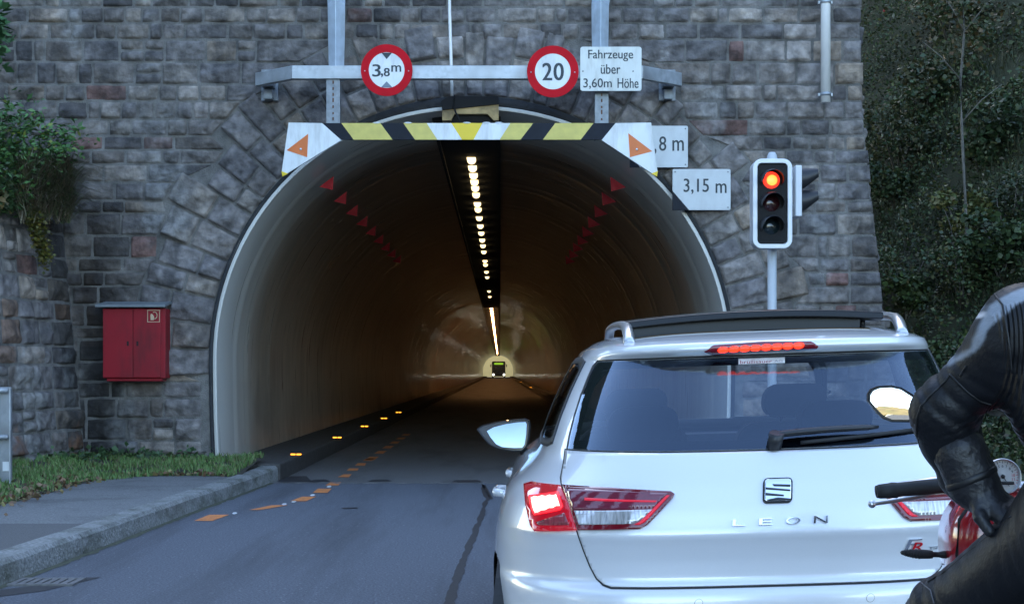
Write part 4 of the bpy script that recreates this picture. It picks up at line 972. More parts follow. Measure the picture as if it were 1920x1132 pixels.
# ground cover on the slope beside the wall
P = []; Nn = []
tries = 0
while len(P) < 150000 and tries < 900000:
    tries += 1
    y = 10 + 22 * random.random() ** 1.3; x = random.uniform(4.45, 4.45 + 4.6 + (y - 10) * .3)
    c = mnoise.noise((x * .9, y * .9, 11)) + .5 * mnoise.noise((x * 2.6, y * 2.6, 5))
    if c < -.6: continue
    h = max(0, random.gauss(.1, .12)) + max(0, c + .1) * .75 * random.random() ** .6
    P.append((x, y, right_z(x, y) + h))
P = np.array(P); cl_ = np.array([mnoise.noise((p[0] * .7, p[1] * .7, 2)) for p in P])
C0 = palette(len(P), GR, [5, 4, 3, 2, 1], .3) * (.86 + .55 * cl_)[:, None]
V, F4, C = leaves(P, .07, C0, flat=.8, aspect=.3)
o = mesh_obj("undergrowth", V, F4, M['leaf'], cols=C); tag(o, "dense dark undergrowth of leaves covering the steep slope right of the stone wall", kind='stuff')
P = []
for _ in range(26000):
    y = random.uniform(9, 27); x = random.uniform(4.5, 9.5)
    if mnoise.noise((x * .8 + 9, y * .8, 1)) < 0 and y > 14.5: continue
    P.append((x, y, right_z(x, y)))
V, F3, C = blades(np.array(P), .38, .006, palette(len(P), [(.05, .06, .025), (.085, .08, .04), (.035, .055, .02), (.11, .1, .06)], [4, 2, 4, 1]), .8, .25)
o = mesh_obj("tall_grass", V, F3, M['grass'], cols=C); tag(o, "long dry and green grass growing between the leaves of the slope", kind='stuff')
P = []
for _ in range(9000):
    y = random.uniform(7.5, 15.5); x = random.uniform(4.4, 5.6)
    P.append((x, y, max(.0, right_z(x, y)) - .01))
V, F3, C = blades(np.array(P), .1, .006, palette(len(P), [(.06, .11, .03), (.08, .13, .03), (.1, .11, .04)]), .6)
o = mesh_obj("roadside_grass", V, F3, M['grass'], cols=C); tag(o, "bright short grass at the foot of the slope beside the road", kind='stuff')
# bushes of the slope
def bush(base, R, H, n, size, cols, label, group=None, name="bush", lean=(0, 0), ns=6, droop=.0):
    P = []; stems = []
    for i in range(ns):
        a = random.uniform(0, 6.28); e = (base[0] + lean[0] + math.cos(a) * R * random.uniform(.2, .8), base[1] + lean[1] + math.sin(a) * R * random.uniform(.2, .8), base[2] + H * random.uniform(.55, .95))
        mid = tuple((base[k] + e[k]) / 2 + (random.uniform(-.06, .06) if k < 2 else .08) for k in range(3))
        stems.append(([base, mid, e], [.016, .011, .004]))
    cl = [(s[0][2]) for s in stems] + [s[0][1] for s in stems[:ns // 2]]
    while len(P) < n:
        c = random.choice(cl); r_ = R * random.uniform(.2, .5)
        d = np.array([random.gauss(0, 1) for _ in range(3)]); d *= r_ * random.random() ** .4 / (np.linalg.norm(d) + 1e-6)
        P.append((c[0] + d[0], c[1] + d[1], c[2] + d[2] * .75 - droop * abs(d[0])))
    return put(name, P, size, cols(len(P)), label, "bush", group, trunk=(base, stems))
def at_slope(pxx, pyy):                                     # where the view through a photo pixel meets the slope
    for Y in np.arange(10, 40, .1):
        p = px(pxx, pyy, Y)
        if p[2] <= right_z(p[0], Y): return p
    return px(pxx, pyy, 30)
for (a, b_, R, H, n, sz, cs, lab) in (
    (1700, 545, .55, .9, 1500, .085, [(.035, .06, .02), (.055, .08, .025)], "low green bush beside the lower right end of the stone wall"),
    (1795, 430, .5, 1.1, 1300, .08, [(.09, .1, .03), (.07, .09, .03), (.13, .12, .04)], "yellowish green sapling bush around the thin pale stem on the slope"),
    (1880, 470, .6, 1.0, 1200, .09, [(.025, .045, .018), (.04, .06, .02)], "dark green bush above the motorcyclist on the slope"),
    (1680, 330, .55, .8, 1200, .08, [(.022, .042, .018), (.03, .05, .02)], "dark bush touching the upper right edge of the stone wall"),
    (1850, 260, .7, 1.0, 1300, .09, [(.02, .038, .016), (.032, .05, .02)], "deep green bush high on the slope right of the thin stem"),
    (1740, 170, .7, 1.0, 1300, .09, [(.024, .04, .016), (.05, .05, .02)], "brownish green bush high on the slope left of the thin stem"),
    (1870, 640, .4, .6, 900, .07, [(.05, .08, .025), (.09, .11, .03)], "light green bush just behind the motorcyclist's shoulder"),
    (1740, 640, .4, .5, 800, .07, [(.04, .065, .022), (.06, .08, .03)], "small green bush behind the silver car's roof")):
    p = at_slope(a, b_ + 60); bush((p[0], p[1], p[2] - .05), R, H, n, sz, lambda k, cs=cs: palette(k, cs, None, .35) * 1.35, lab, "bushes on the slope")
for i in range(14):
    a, b_ = random.uniform(1640, 1930), random.uniform(-40, 620); p = at_slope(a, b_ + 60); R = random.uniform(.45, .9); dk = random.uniform(.7, 1.3)
    bush((p[0], p[1], p[2] - .05), R, R * 1.3, int(1500 * R), random.uniform(.05, .085), lambda k, dk=dk: palette(k, [(.03, .055, .02), (.045, .07, .025), (.075, .08, .03)], None, .35) * dk, "dark bush merging with its neighbours on the wooded slope", "dense bushes on the slope")
sp = at_slope(1815, 500); st_ = [(sp[0], sp[1], sp[2] - .1)]
for (a, b_) in ((1812, 420), (1806, 300), (1803, 230), (1801, 150), (1808, 60), (1802, -60), (1795, -220)): q_ = px(a, b_, sp[1] - .15); st_.append(q_)
sap = empty("sapling", st_[0], "thin pale leaning sapling stem rising from the slope above the bushes", "tree")
g = MB(); g.tube(st_, [.024, .022, .02, .019, .018, .016, .013, .008], 10)
for (i, dx, dz) in ((3, .5, .5), (4, -.6, .5), (5, .55, .6), (5, -.4, .5)): g.tube([st_[i], (st_[i][0] + dx * .5, st_[i][1] - .1, st_[i][2] + dz * .6), (st_[i][0] + dx, st_[i][1] - .2, st_[i][2] + dz)], [.012, .008, .003], 6)
g.build("trunk", mat("pale_bark", (.15, .14, .12), .85, var=.4, scale=25, stretch=(1, 1, .3)), sap)
P = []
for _ in range(1500):
    c = random.choice(st_[5:] + [(st_[5][0] + .5, st_[5][1], st_[5][2] + .5), (st_[5][0] - .5, st_[5][1], st_[5][2] + .6)]); P.append((c[0] + random.gauss(0, .35), c[1] + random.gauss(0, .3), c[2] + random.gauss(.1, .3)))
V, F4, C = leaves(np.array(P), .075, palette(len(P), [(.04, .055, .02), (.06, .07, .025), (.09, .06, .02)])); mesh_obj("crown", V, F4, M['leaf'], sap, cols=C)
g = MB()
for (a, b_) in ((1697, 8), (1650, 38), (1764, 46), (1783, 6), (1812, 12), (1690, 18)):
    p = at_slope(a, b_); g.ball((p[0], p[1] - .35, p[2] + .1), .035, 8)
# berries hang on their own twigs of one shrub
bs = empty("berry_shrub", at_slope(1720, 120), "sparse shrub with small red berries at the top of the slope", "bush")
g.build("berries", mat("red_berries", (.25, .012, .02), .4), bs); g = MB(); p0 = at_slope(1720, 120)
for (a, b_) in ((1697, 8), (1650, 38), (1764, 46), (1783, 6), (1812, 12)):
    p = at_slope(a, b_); g.tube([p0, ((p[0] + p0[0]) / 2, p[1] - .2, (p[2] + p0[2]) / 2 + .1), (p[0], p[1] - .35, p[2] + .1)], [.012, .008, .003], 6)
g.build("stems", M['wood'], bs)
# mossy boulders at the foot of the slope
M['rock'] = mat("grey_boulder", (.13, .125, .12), .9, var=.45, scale=7, bump=.9, bscale=18, dirt=((.04, .05, .02), .8, 3, (1, 1, 1)))
def rock(c, r, label):
    V = []; n1, n2 = 18, 24
    for i in range(n1 + 1):
        t = math.pi * i / n1
        for j in range(n2):
            a = 2 * math.pi * j / n2; d = Vector((math.sin(t) * math.cos(a), math.sin(t) * math.sin(a), math.cos(t)))
            k = 1 + .3 * mnoise.noise(d * 1.3 + Vector(c)) + .16 * mnoise.turbulence(d * 3 + Vector(c), 3, True); V.append((c[0] + d.x * r[0] * k, c[1] + d.y * r[1] * k, c[2] + d.z * r[2] * k))
    Fs = [(i * n2 + j, (i + 1) * n2 + j, (i + 1) * n2 + (j + 1) % n2, i * n2 + (j + 1) % n2) for i in range(n1) for j in range(n2)]
    tag(mesh_obj("boulder", V, Fs, M['rock'], smooth=True), label, "boulder", "boulders at the foot of the slope")
for (a, b_, Y, r, lab) in ((1893, 725, 14.6, (.22, .25, .2), "upper grey boulder seen under the motorcyclist's arm"), (1868, 745, 14.2, (.17, .2, .16), "small grey boulder low beside the silver car's rear corner"), (1905, 690, 15.0, (.2, .2, .17), "pale boulder topmost at the foot of the slope"), (1912, 752, 14.1, (.16, .18, .15), "dark mossy boulder nearest the grass on the slope")):
    rock(px(a, b_, Y), r, lab)
# left: shrub and dry grass over the retaining wall
b0 = (-5.75, 16.4, 3.1)
P = []; stems = []
arms = [px(a, b_, Y) for a, b_, Y in ((20, 240, 16.6), (60, 235, 16.7), (105, 255, 16.8), (140, 275, 16.9), (40, 215, 16.5), (0, 205, 16.4), (85, 290, 16.7), (120, 262, 16.8), (-40, 215, 16.3), (10, 300, 16.4), (55, 310, 16.5), (15, 345, 16.3), (0, 375, 16.2), (45, 350, 16.4), (30, 385, 16.3))]
for e in arms: stems.append(([b0, ((b0[0] + e[0]) / 2, (b0[1] + e[1]) / 2, (b0[2] + e[2]) / 2 + .2), e], [.018, .012, .004]))
for _ in range(2900):
    e = random.choice(arms); t = random.uniform(.45, 1.05)
    P.append((b0[0] + (e[0] - b0[0]) * t + random.gauss(0, .12), b0[1] + (e[1] - b0[1]) * t + random.gauss(0, .12), b0[2] + (e[2] - b0[2]) * t + .12 + random.gauss(0, .08) - .05 * t))
put("elder_bush", P, .085, palette(len(P), [(.07, .17, .05), (.1, .22, .06), (.055, .13, .04), (.19, .23, .045)], [4, 4, 2, 1]), "bright green leafy bush overhanging the retaining wall beside the tall wall", "bush", None, trunk=(b0, stems), flat=.35, aspect=.22)
P = []
for _ in range(1500):
    a, b_ = random.uniform(-20, 125), random.uniform(330, 395)
    Y = 16.15 + (a / 125) * 1.1 + random.gauss(0, .1); P.append(px(a, b_, Y))
put("bramble", P, .085, palette(len(P), [(.03, .06, .02), (.045, .08, .025), (.07, .07, .02), (.12, .09, .03)], [5, 4, 2, 1]), "dark trailing bramble creeping over the top of the retaining wall", "bush")
P = []
for _ in range(1900):
    a = 132 - 95 * random.random() ** 1.4; b_ = random.uniform(315, 420); Y = 15.95 + (a / 132) * 1.15 + random.gauss(0, .08); P.append(px(a, b_, Y))
V, F3, C = blades(np.array(P), .34, .006, palette(len(P), [(.19, .155, .095), (.24, .2, .13), (.13, .12, .06), (.1, .14, .05)]), 1.1, .75)
o = mesh_obj("dry_grass", V, F3, M['grass'], cols=C); tag(o, "dry hanging grass along the top of the retaining wall", kind='stuff')
P = []
for _ in range(700):
    a = random.gauss(-22, 13); b_ = random.gauss(60, 34); P.append(px(a, b_, 15.2 + random.gauss(0, .15)))
b1 = px(-140, 330, 15.4); put("hazel_bush", P, .13, palette(len(P), [(.04, .11, .035), (.06, .14, .05)]), "green leafy branch tip reaching in front of the tall wall at its top left", "bush", None, trunk=(b1, [([b1, px(-90, 160, 15.3), px(-20, 70, 15.2)], [.03, .02, .006])]), flat=.4, aspect=.25)
P = []
for _ in range(900):
    t = random.random(); p = px(60 + 25 * t + random.gauss(0, 8), 400 + 85 * t + random.gauss(0, 12), 16.35 + .35 * t); P.append(p)
put("moss", P, .04, palette(len(P), [(.1, .1, .015), (.07, .08, .02), (.13, .11, .015)]), "yellow green moss clump in the joint of the retaining wall", kind='stuff')
# unseen conifers, added to mirror in car glass and shade the left wall
pr = None
for i, (x, y, h) in enumerate(((-6.2, -2.5, 15), (-9.0, -1.0, 17), (-10.5, -8, 14), (-8.2, 3.5, 13.5), (-9.0, 8.5, 12.0), (-12, 6, 15), (-7.6, -6.5, 12))):
    if pr is None:
        r = empty("conifer", (x, y, -.1), "tall dark conifer in the roadside group left of the waiting queue", "tree", "conifers behind the queue")
        g = MB(); g.tube([(0, 0, 0), (0, 0, .5), (.02, 0, .98)], [.012, .009, .002], 8); c1 = g.build("trunk", M['wood'], r, world=False)
        P = []; 
        for k in range(26):
            zz = .1 + .88 * k / 25; L_ = .17 * (1 - zz) ** .8 + .012
            for a in range(int(7 + 9 * (1 - zz))):
                an = random.uniform(0, 6.28); l2 = L_ * random.uniform(.6, 1.15)
                for q_ in range(22):
                    t = random.random() ** .7; P.append((math.cos(an) * l2 * t + random.gauss(0, .006), math.sin(an) * l2 * t + random.gauss(0, .006), zz - .35 * l2 * t + random.gauss(0, .006)))
        V, F4, C = leaves(np.array(P), .022, palette(len(P), [(.012, .026, .012), (.018, .035, .015)]), flat=.4, aspect=.3); c2 = mesh_obj("crown", V, F4, M['leaf'], r, cols=C, world=False); pr = (r, c1, c2); r.scale = (h, h, h)
    else:
        r = pr[0].copy(); COL.objects.link(r); r.location = (x, y, -.1); r.scale = (h * .95, h * .95, h); r.rotation_euler.z = i * 1.3
        for c in pr[1:]: d = c.copy(); COL.objects.link(d); d.parent = r
# ================================================================ silver estate car
CARX, CARY, ROLL, YAW = .885, 4.64, R_(-1.9), R_(-2.0)
car = empty("estate_car", (CARX, CARY, 0), "silver estate car with lit brake lights waiting at the tunnel entrance", "car")
car.rotation_euler = (0, 0, YAW)
SHEAR = Matrix(((1, 0, .09, -.0783), (0, 1, 0, 0), (math.tan(-ROLL), 0, 1, 0), (0, 0, 0, 1)))   # the car stands on a cross-fall, its body leaning on the springs
CM = Matrix.Translation((CARX, CARY, 0)) @ Matrix.Rotation(YAW, 4, 'Z') @ SHEAR; CI = CM.inverted()
def tab(z, T): return np.interp(z, [t[0] for t in T], [t[1] for t in T])
ZS = np.concatenate([np.arange(.2, 1.405, .0075), np.arange(1.406, 1.4815, .0025)])
WT = [(.2, .80), (.3, .865), (.45, .91), (.6, .922), (.72, .925), (.8, .92), (.88, .902), (.925, .875), (.955, .84), (.985, .81), (1.02, .783), (1.06, .775), (1.15, .752), (1.25, .718), (1.33, .684), (1.37, .662), (1.39, .648), (1.41, .628), (1.43, .598), (1.445, .556), (1.458, .495), (1.468, .405), (1.475, .31), (1.48, .17), (1.4815, .05)]
Y0T = [(.2, .16), (.3, .07), (.42, .012), (.52, 0), (.585, .004), (.605, .012), (.615, .03), (.622, .052), (.64, .058), (.70, .052), (.76, .036), (.778, .028), (.786, .024), (.80, .031), (.86, .050), (.94, .085), (1.0, .120), (1.04, .148), (1.10, .205), (1.2, .295), (1.30, .39), (1.352, .435), (1.36, .43), (1.368, .392), (1.378, .375), (1.396, .378), (1.406, .40), (1.416, .45), (1.43, .55), (1.446, .70), (1.458, .88), (1.468, 1.08), (1.475, 1.28), (1.48, 1.5), (1.4815, 1.62)]
Y1T = [(.2, 4.40), (.35, 4.5), (.55, 4.53), (.7, 4.48), (.8, 4.36), (.88, 4.12), (.95, 3.75), (1.0, 3.36), (1.1, 3.08), (1.2, 2.83), (1.3, 2.57), (1.38, 2.33), (1.42, 2.15), (1.44, 2.08), (1.458, 1.98), (1.468, 1.9), (1.475, 1.84), (1.48, 1.77), (1.4815, 1.7)]
def smooth(a, k):
    p = np.pad(a, k, mode='edge'); return np.convolve(p, np.ones(2 * k + 1) / (2 * k + 1), 'valid')
NB = len(np.arange(.2, 1.405, .0075))
wz = np.array(tab(ZS, WT)); wz[:NB] = smooth(wz[:NB], 3)
y0z = np.array(tab(ZS, Y0T)); ysm = y0z.copy(); ysm[:NB] = smooth(y0z[:NB], 1); y0z = ysm
y1z = np.array(tab(ZS, Y1T)); y1z[:NB] = smooth(y1z[:NB], 3)
NEXP = 3.5
def ycr(z): return float(np.interp(z, [.2, .95, 1.4, 1.42, 1.44, 1.4815], [1.35, 1.35, 1.45, 1.5, 1.55, 1.66]))
def ycf(z): return float(np.interp(z, [.2, .85, .95, 1.0, 1.2, 1.4, 1.42, 1.4815], [3.6, 3.2, 2.6, 2.3, 1.9, 1.7, 1.69, 1.68]))
def wid(z): return float(np.interp(z, ZS, wz))
def rear(x, z, n=NEXP):                                    # y of the rear face
    w = wid(z); a = min(.9999, abs(x) / w); yc = ycr(z); b_ = yc - float(np.interp(z, ZS, y0z)); return yc - b_ * (1 - a ** n) ** (1 / n)
def side(y, z, n=NEXP):                                    # half width at y
    w = wid(z); yc, yf = ycr(z), ycf(z); y0_, y1_ = float(np.interp(z, ZS, y0z)), float(np.interp(z, ZS, y1z))
    if y < yc: t = min(1, (yc - y) / max(1e-3, yc - y0_)); return w * max(0, 1 - t ** n) ** (1 / n)
    if y > yf: t = min(1, (y - yf) / max(1e-3, y1_ - yf)); return w * max(0, 1 - t ** 3) ** (1 / 3)
    return w
def cpix(x, y):                                            # photo pixel -> (x, z) on the rear face of the car
    o = CI @ Vector((0, 0, CAMZ)); d = (CI.to_3x3() @ Vector(((x - CX) / F, 1, -(y - CY) / F)))
    def gap_(Y):
        p = o + d * ((Y - o.y) / d.y); return Y - (rear(p.x, p.z) if abs(p.x) < wid(p.z) else 9), p
    Y = -.1
    while Y < 1.4 and gap_(Y)[0] < 0: Y += .01
    lo, hi = Y - .01, Y
    for _ in range(20):
        m_ = (lo + hi) / 2
        if gap_(m_)[0] < 0: lo = m_
        else: hi = m_
    p = gap_(hi)[1]; return (p.x, p.z)
def ring_pts(i, m=70):
    z = ZS[i]; w = wz[i]; yc, yf = ycr(z), ycf(z); n = NEXP
    th = np.linspace(0, np.pi / 2, 400); X = w * np.sin(th) ** (2 / n); Yr = yc - (yc - y0z[i]) * np.cos(th) ** (2 / n)
    Xf = w * np.cos(th) ** (2 / 3); Yf = yf + (y1z[i] - yf) * np.sin(th) ** (2 / 3)
    X = np.concatenate([X, Xf]); Y = np.concatenate([Yr, Yf]); s = np.concatenate([[0], np.cumsum(np.hypot(np.diff(X), np.diff(Y)))])
    k = len(th); sr = s[k - 1]; ss = np.concatenate([np.linspace(0, sr, m), np.linspace(sr, s[k], 8)[1:-1], np.linspace(s[k], s[-1], m)])
    return np.interp(ss, s, X), np.interp(ss, s, Y)
def inpoly(x, y, P):
    c = False; j = len(P) - 1
    for i in range(len(P)):
        if (P[i][1] > y) != (P[j][1] > y) and x < (P[j][0] - P[i][0]) * (y - P[i][1]) / (P[j][1] - P[i][1]) + P[i][0]: c = not c
        j = i
    return c
def sym(P): return P + [(-x, z) for x, z in P[::-1]]
# outlines on the rear face (left half, taken at the photographed car), mirrored
gl_b = [(0, 1.040), (-.35, 1.040), (-.60, 1.048)]
GLp = [cpix(*p) for p in ((1066, 841), (1070, 818), (1079, 782), (1092, 741), (1106, 706), (1114, 688), (1122, 684))]
GL = sym([(-.02, GLp[0][1] - .006), (-.40, GLp[0][1] - .004)] + GLp[:-1] + [(GLp[-1][0], 1.3525), (-.3, 1.3535), (-.02, 1.3535)])
def shrink(P, d):
    n = len(P); A = sum(P[i][0] * P[(i + 1) % n][1] - P[(i + 1) % n][0] * P[i][1] for i in range(n)); s = 1 if A > 0 else -1; Q = []
    for i in range(n):
        a = Vector(P[i - 1]); b_ = Vector(P[i]); c = Vector(P[(i + 1) % n]); e1 = (b_ - a).normalized(); e2 = (c - b_).normalized()
        n1 = Vector((-e1.y, e1.x)) * s; n2 = Vector((-e2.y, e2.x)) * s; k = (n1 + n2); k = k / max(.35, k.dot(n1)); Q.append(tuple(b_ + k * d))
    return Q
SG = [(.66, 1.07), (.72, 1.06), (2.75, 1.03), (2.95, 1.04), (2.86, 1.09), (2.35, 1.34), (2.2, 1.365), (.95, 1.36), (.84, 1.345)]
WS = sym([(-.02, 1.02), (-.62, 1.03), (-.70, 1.04), (-.60, 1.30), (-.52, 1.385), (-.02, 1.39)])
GLh = shrink(GL, .022); SGh = shrink(SG, .02); WSh = shrink(WS, .02)
rings = [ring_pts(i) for i in range(len(ZS))]; K = len(rings[0][0]); V = []; idx = {}
for i, (X, Y) in enumerate(rings):
    for j in range(K): V.append((-X[j], Y[j], ZS[i]))
    for j in range(1, K - 1): V.append((X[j], Y[j], ZS[i]))
RL = 2 * K - 2
def vid(i, j): return i * RL + (j if j < K else (2 * K - 2 - j) + K - 1 if False else j)
order = list(range(K)) + [K + (K - 2 - 1 - j) for j in range(K - 2)]      # left side rear->front, then right side front->rear
Fb, Fbump = [], []
VA = np.array(V)
arches = [(.78, .315), (3.42, .315)]
for i in range(len(ZS) - 1):
    for k in range(RL):
        a, b_ = order[k], order[(k + 1) % RL]
        f = (i * RL + b_, i * RL + a, (i + 1) * RL + a, (i + 1) * RL + b_); c = VA[list(f)].mean(0)
        if ZS[i] > 1.0:
            if c[1] < 1.0 and inpoly(c[0], c[2], GLh): continue
            if c[1] > 2.2 and inpoly(c[0], c[2], WSh): continue
            if abs(c[0]) > .45 and inpoly(c[1], c[2], SGh) and abs(abs(c[0]) - side(c[1], c[2])) < .03: continue
        if abs(c[0]) > .7 and any((c[1] - ay) ** 2 + (c[2] - az) ** 2 < .345 ** 2 for ay, az in arches): continue
        (Fbump if (ZS[i] < .612 and c[1] < .62) else Fb).append(f)
top = [(len(ZS) - 1) * RL + o_ for o_ in order]; 
def paint():
    m = mat("silver_metallic_paint", (.78, .785, .80), .33, .2, var=.02, scale=300, coat=1.0); return m
M['paint'] = paint()
def compact(V, Fs):
    used = sorted({i for f in Fs for i in f}); mp = {u: i for i, u in enumerate(used)}; return [V[u] for u in used], [tuple(mp[i] for i in f) for f in Fs]
v1, f1 = compact(V, Fb + [tuple(top[::-1])]); body = mesh_obj("body", v1, f1, M['paint'], car, smooth=True, world=False)
v1, f1 = compact(V, Fbump); bumper = mesh_obj("rear_bumper", v1, f1, M['paint'], car, smooth=True, world=False)

def patch(name, poly, mats, parent, S=rear, off=.003, rim=.012, step=.02, ax='rear', sign=1, smooth=True, hole=None, rim_m=0):
    """an outline laid on the body surface, off metres proud of it, with its edge turned in."""
    n = len(poly); pts = []
    for i in range(n):
        a, b_ = Vector(poly[i]), Vector(poly[(i + 1) % n]); k = max(1, int((b_ - a).length / step))
        for t in range(k): pts.append(tuple(a + (b_ - a) * t / k))
    nb_ = len(pts); xs_, zs_ = [p[0] for p in pts], [p[1] for p in pts]; loop = list(range(nb_)); loops = [loop]
    hp = []
    if hole:
        for i in range(len(hole)):
            a, b_ = Vector(hole[i]), Vector(hole[(i + 1) % len(hole)]); k = max(1, int((b_ - a).length / step))
            for t in range(k): hp.append(tuple(a + (b_ - a) * t / k))
    edges = [(i, (i + 1) % nb_) for i in range(nb_)]
    if hp: edges += [(nb_ + i, nb_ + (i + 1) % len(hp)) for i in range(len(hp))]
    G = []
    for x in np.arange(min(xs_) + step * .5, max(xs_), step):
        for z in np.arange(min(zs_) + step * .5, max(zs_), step):
            if inpoly(x, z, pts) and not (hp and inpoly(x, z, hp)): G.append((float(x), float(z)))
    r_ = delaunay_2d_cdt([Vector(p) for p in pts + hp + G], edges, [], 0, 1e-5)
    P, T = [tuple(v) for v in r_[0]], [tuple(f) for f in r_[2]]; keep = []
    for f in T:
        cx_ = sum(P[i][0] for i in f) / len(f); cz_ = sum(P[i][1] for i in f) / len(f)
        if inpoly(cx_, cz_, pts) and not (hp and inpoly(cx_, cz_, hp)): keep.append(f)
    def surf(p, q_):
        if ax == 'rear': return Vector((p, S(p, q_), q_))
        if ax == 'front': return Vector((p, q_ and S(p, q_), q_))
        return Vector((sign * S(p, q_), p, q_))
    e = .004; VV = []; NN = []
    for (p, q_) in P:
        c = surf(p, q_); nn = (surf(p + e, q_) - surf(p - e, q_)).cross(surf(p, q_ + e) - surf(p, q_ - e))
        if ax == 'rear' and nn.y > 0: nn = -nn
        if ax == 'front' and nn.y < 0: nn = -nn
        if ax == 'side' and nn.x * sign < 0: nn = -nn
        nn.normalize(); NN.append(nn); VV.append(c + nn * off)
    Fs = []
    for f in keep:
        nn = (VV[f[1]] - VV[f[0]]).cross(VV[f[2]] - VV[f[0]]); Fs.append(f if nn.dot(NN[f[0]]) > 0 else f[::-1])
    cnt = {}
    for f in Fs:
        for a, b_ in zip(f, f[1:] + f[:1]): cnt[(a, b_)] = 1
    fm = [0] * len(Fs); base = {}; V2 = list(VV)
    if rim:
        for (a, b_) in list(cnt):
            if (b_, a) in cnt: continue
            for q_ in (a, b_):
                if q_ not in base: base[q_] = len(V2); V2.append(VV[q_] - NN[q_] * rim)
            Fs.append((b_, a, base[a], base[b_])); fm.append(rim_m)
    used = sorted({i for f in Fs for i in f}); mp = {u: i for i, u in enumerate(used)}
    sm = [True] * len(keep) + [False] * (len(Fs) - len(keep))
    return mesh_obj(name, [V2[u] for u in used], [tuple(mp[i] for i in f) for f in Fs], mats, parent, fm=fm, smooth=sm, world=False)
# glazing
M['rear_glass'] = glass_mat("tinted_rear_glass", (.78, .83, .9), 2.0, tint2=(.62, .78, 1.0))  # blue of the reflected sky painted into the gloss colour
M['clear_glass'] = glass_mat("clear_car_glass", (.85, .88, .88), 1.45, even=.07); M['side_glass'] = glass_mat("dark_side_glass", (.45, .48, .5), 1.5, even=.12)
M['frit'] = mat("black_glass_border", (.008, .009, .011), .08, var=.02, coat=1.0)
patch("rear_window", GL, M['rear_glass'], car, off=.003, rim=0)
patch("window_border", shrink(GL, .001), M['frit'], car, off=.001, rim=.0, hole=shrink(GL, .03), step=.015)
patch("window_seal", shrink(GL, -.007), M['rubber'], car, off=.0015, rim=.0, hole=shrink(GL, -.0005), step=.015)
for s_ in (-1, 1):
    w = patch("side_window", SG, M['side_glass'], car, S=side, ax='side', sign=s_, off=.002, rim=0, step=.05)
    patch("window_frame", shrink(SG, -.012), M['plastic'], w, S=side, ax='side', sign=s_, off=.004, rim=.008, hole=shrink(SG, .012), step=.04)
    patch("window_pillar", [(1.62, 1.04), (1.72, 1.04), (1.70, 1.365), (1.60, 1.365)], M['plastic'], w, S=side, ax='side', sign=s_, off=.004, rim=.004, step=.04)
def frontf(x, z):
    w = wid(z); a = min(.9999, abs(x) / w); yf = ycf(z); return yf + (float(np.interp(z, ZS, y1z)) - yf) * (1 - a ** 3) ** (1 / 3)
patch("windscreen", WS, M['clear_glass'], car, S=frontf, ax='front', off=.002, rim=0, step=.05)
# tailgate panel, proud of the body, with the dark shut line round it
seam_px = [(1064, 843), (1058.5, 868), (1053, 895), (1055, 911), (1068, 950), (1083, 993), (1096, 1030), (1108, 1060), (1120, 1083), (1132, 1095), (1146, 1100), (1300, 1099), (1450, 1097)]
seam = [cpix(*p) for p in seam_px]; seam[-1] = (0.0, seam[-2][1]); seam[-2] = (-.25, seam[-3][1]); zb_ = seam[-3][1]
seam = [(x, z if z > zb_ else zb_) for x, z in seam]
TG = [(-.02, GLp[0][1] - .013), (-.40, GLp[0][1] - .011), (GLp[0][0] - .008, GLp[0][1] - .006)] + seam[1:-1] + [(-.02, zb_)]
TG = sym(TG)
patch("tailgate_shut_line", shrink(TG, -.0055), M['rubber'], car, off=.0012, rim=0, step=.012)
tg = patch("tailgate", TG, M['paint'], car, off=.004, rim=.003, step=.012)
# tail lamps
M['lamp_lit'] = mat("glowing_red_lamp_glass", (.2, .006, .014), .08, var=.1, coat=1.0, emit=(1, .008, .03), estr=.06)
M['lamp_red'] = mat("dark_red_lamp_glass", (.16, .006, .014), .06, var=.1, coat=1.0)
M['lamp_smoke'] = mat("smoky_lamp_glass", (.17, .025, .045), .06, var=.1, coat=1.0)
M['brake_glow'] = lamp_mat("brake_light_glow", (1, .012, .02), .5)
M['brake_core'] = lamp_mat("brake_light_core", (1, .5, .42), .75)
M['diode'] = lamp_mat("brake_diode_glow", (1, .028, .006), .6)
M['led_line'] = lamp_mat("red_led_line", (1, .01, .05), .09, (.3, .01, .02))
def clear_mat():
    m = mat("ribbed_clear_lamp", (.6, .58, .57), .12, .4, var=.5, scale=40, coat=1, stretch=(3.5, 1, .35)); return m
M['lamp_clear'] = clear_mat()
def poly_c(P): return [cpix(*p) for p in P]
OUT = poly_c([(985, 909), (1000, 905), (1053, 911.5), (1067, 945), (1083, 994.5), (1006, 995), (998, 985), (990, 950)])
INN = poly_c([(1057, 912), (1150, 917), (1258, 923), (1265, 928), (1261, 936), (1215, 985), (1200, 993), (1087, 995), (1071, 945)])
GLOW = poly_c([(996, 930), (1050, 924), (1059, 950), (1054, 957), (1006, 966), (1000, 952)])
CORE = poly_c([(1001, 935), (1008, 932), (1014, 933.5), (1021, 931), (1028, 932.5), (1035, 930), (1041, 931.5), (1047, 929.5), (1051, 940), (1054, 950), (1047, 950), (1041, 953.5), (1034, 953.5), (1027, 957), (1020, 957.5), (1014, 961), (1008, 961), (1004, 950)])
OCLR = poly_c([(1010, 979), (1062, 962), (1071, 985), (1013, 985)])
ICLR = poly_c([(1081, 959), (1224, 957), (1205, 974), (1188, 983), (1090, 985)])
LINE = poly_c([(1100, 936), (1232, 941), (1230, 944), (1100, 941)]); EDGE = poly_c([(1256, 931), (1250, 931), (1200, 980), (1190, 985), (1200, 985), (1210, 980)])
SMK = poly_c([(1066, 917), (1252, 927), (1226, 955), (1078, 957)])
def mir(P): return [(-x, z) for x, z in P[::-1]]
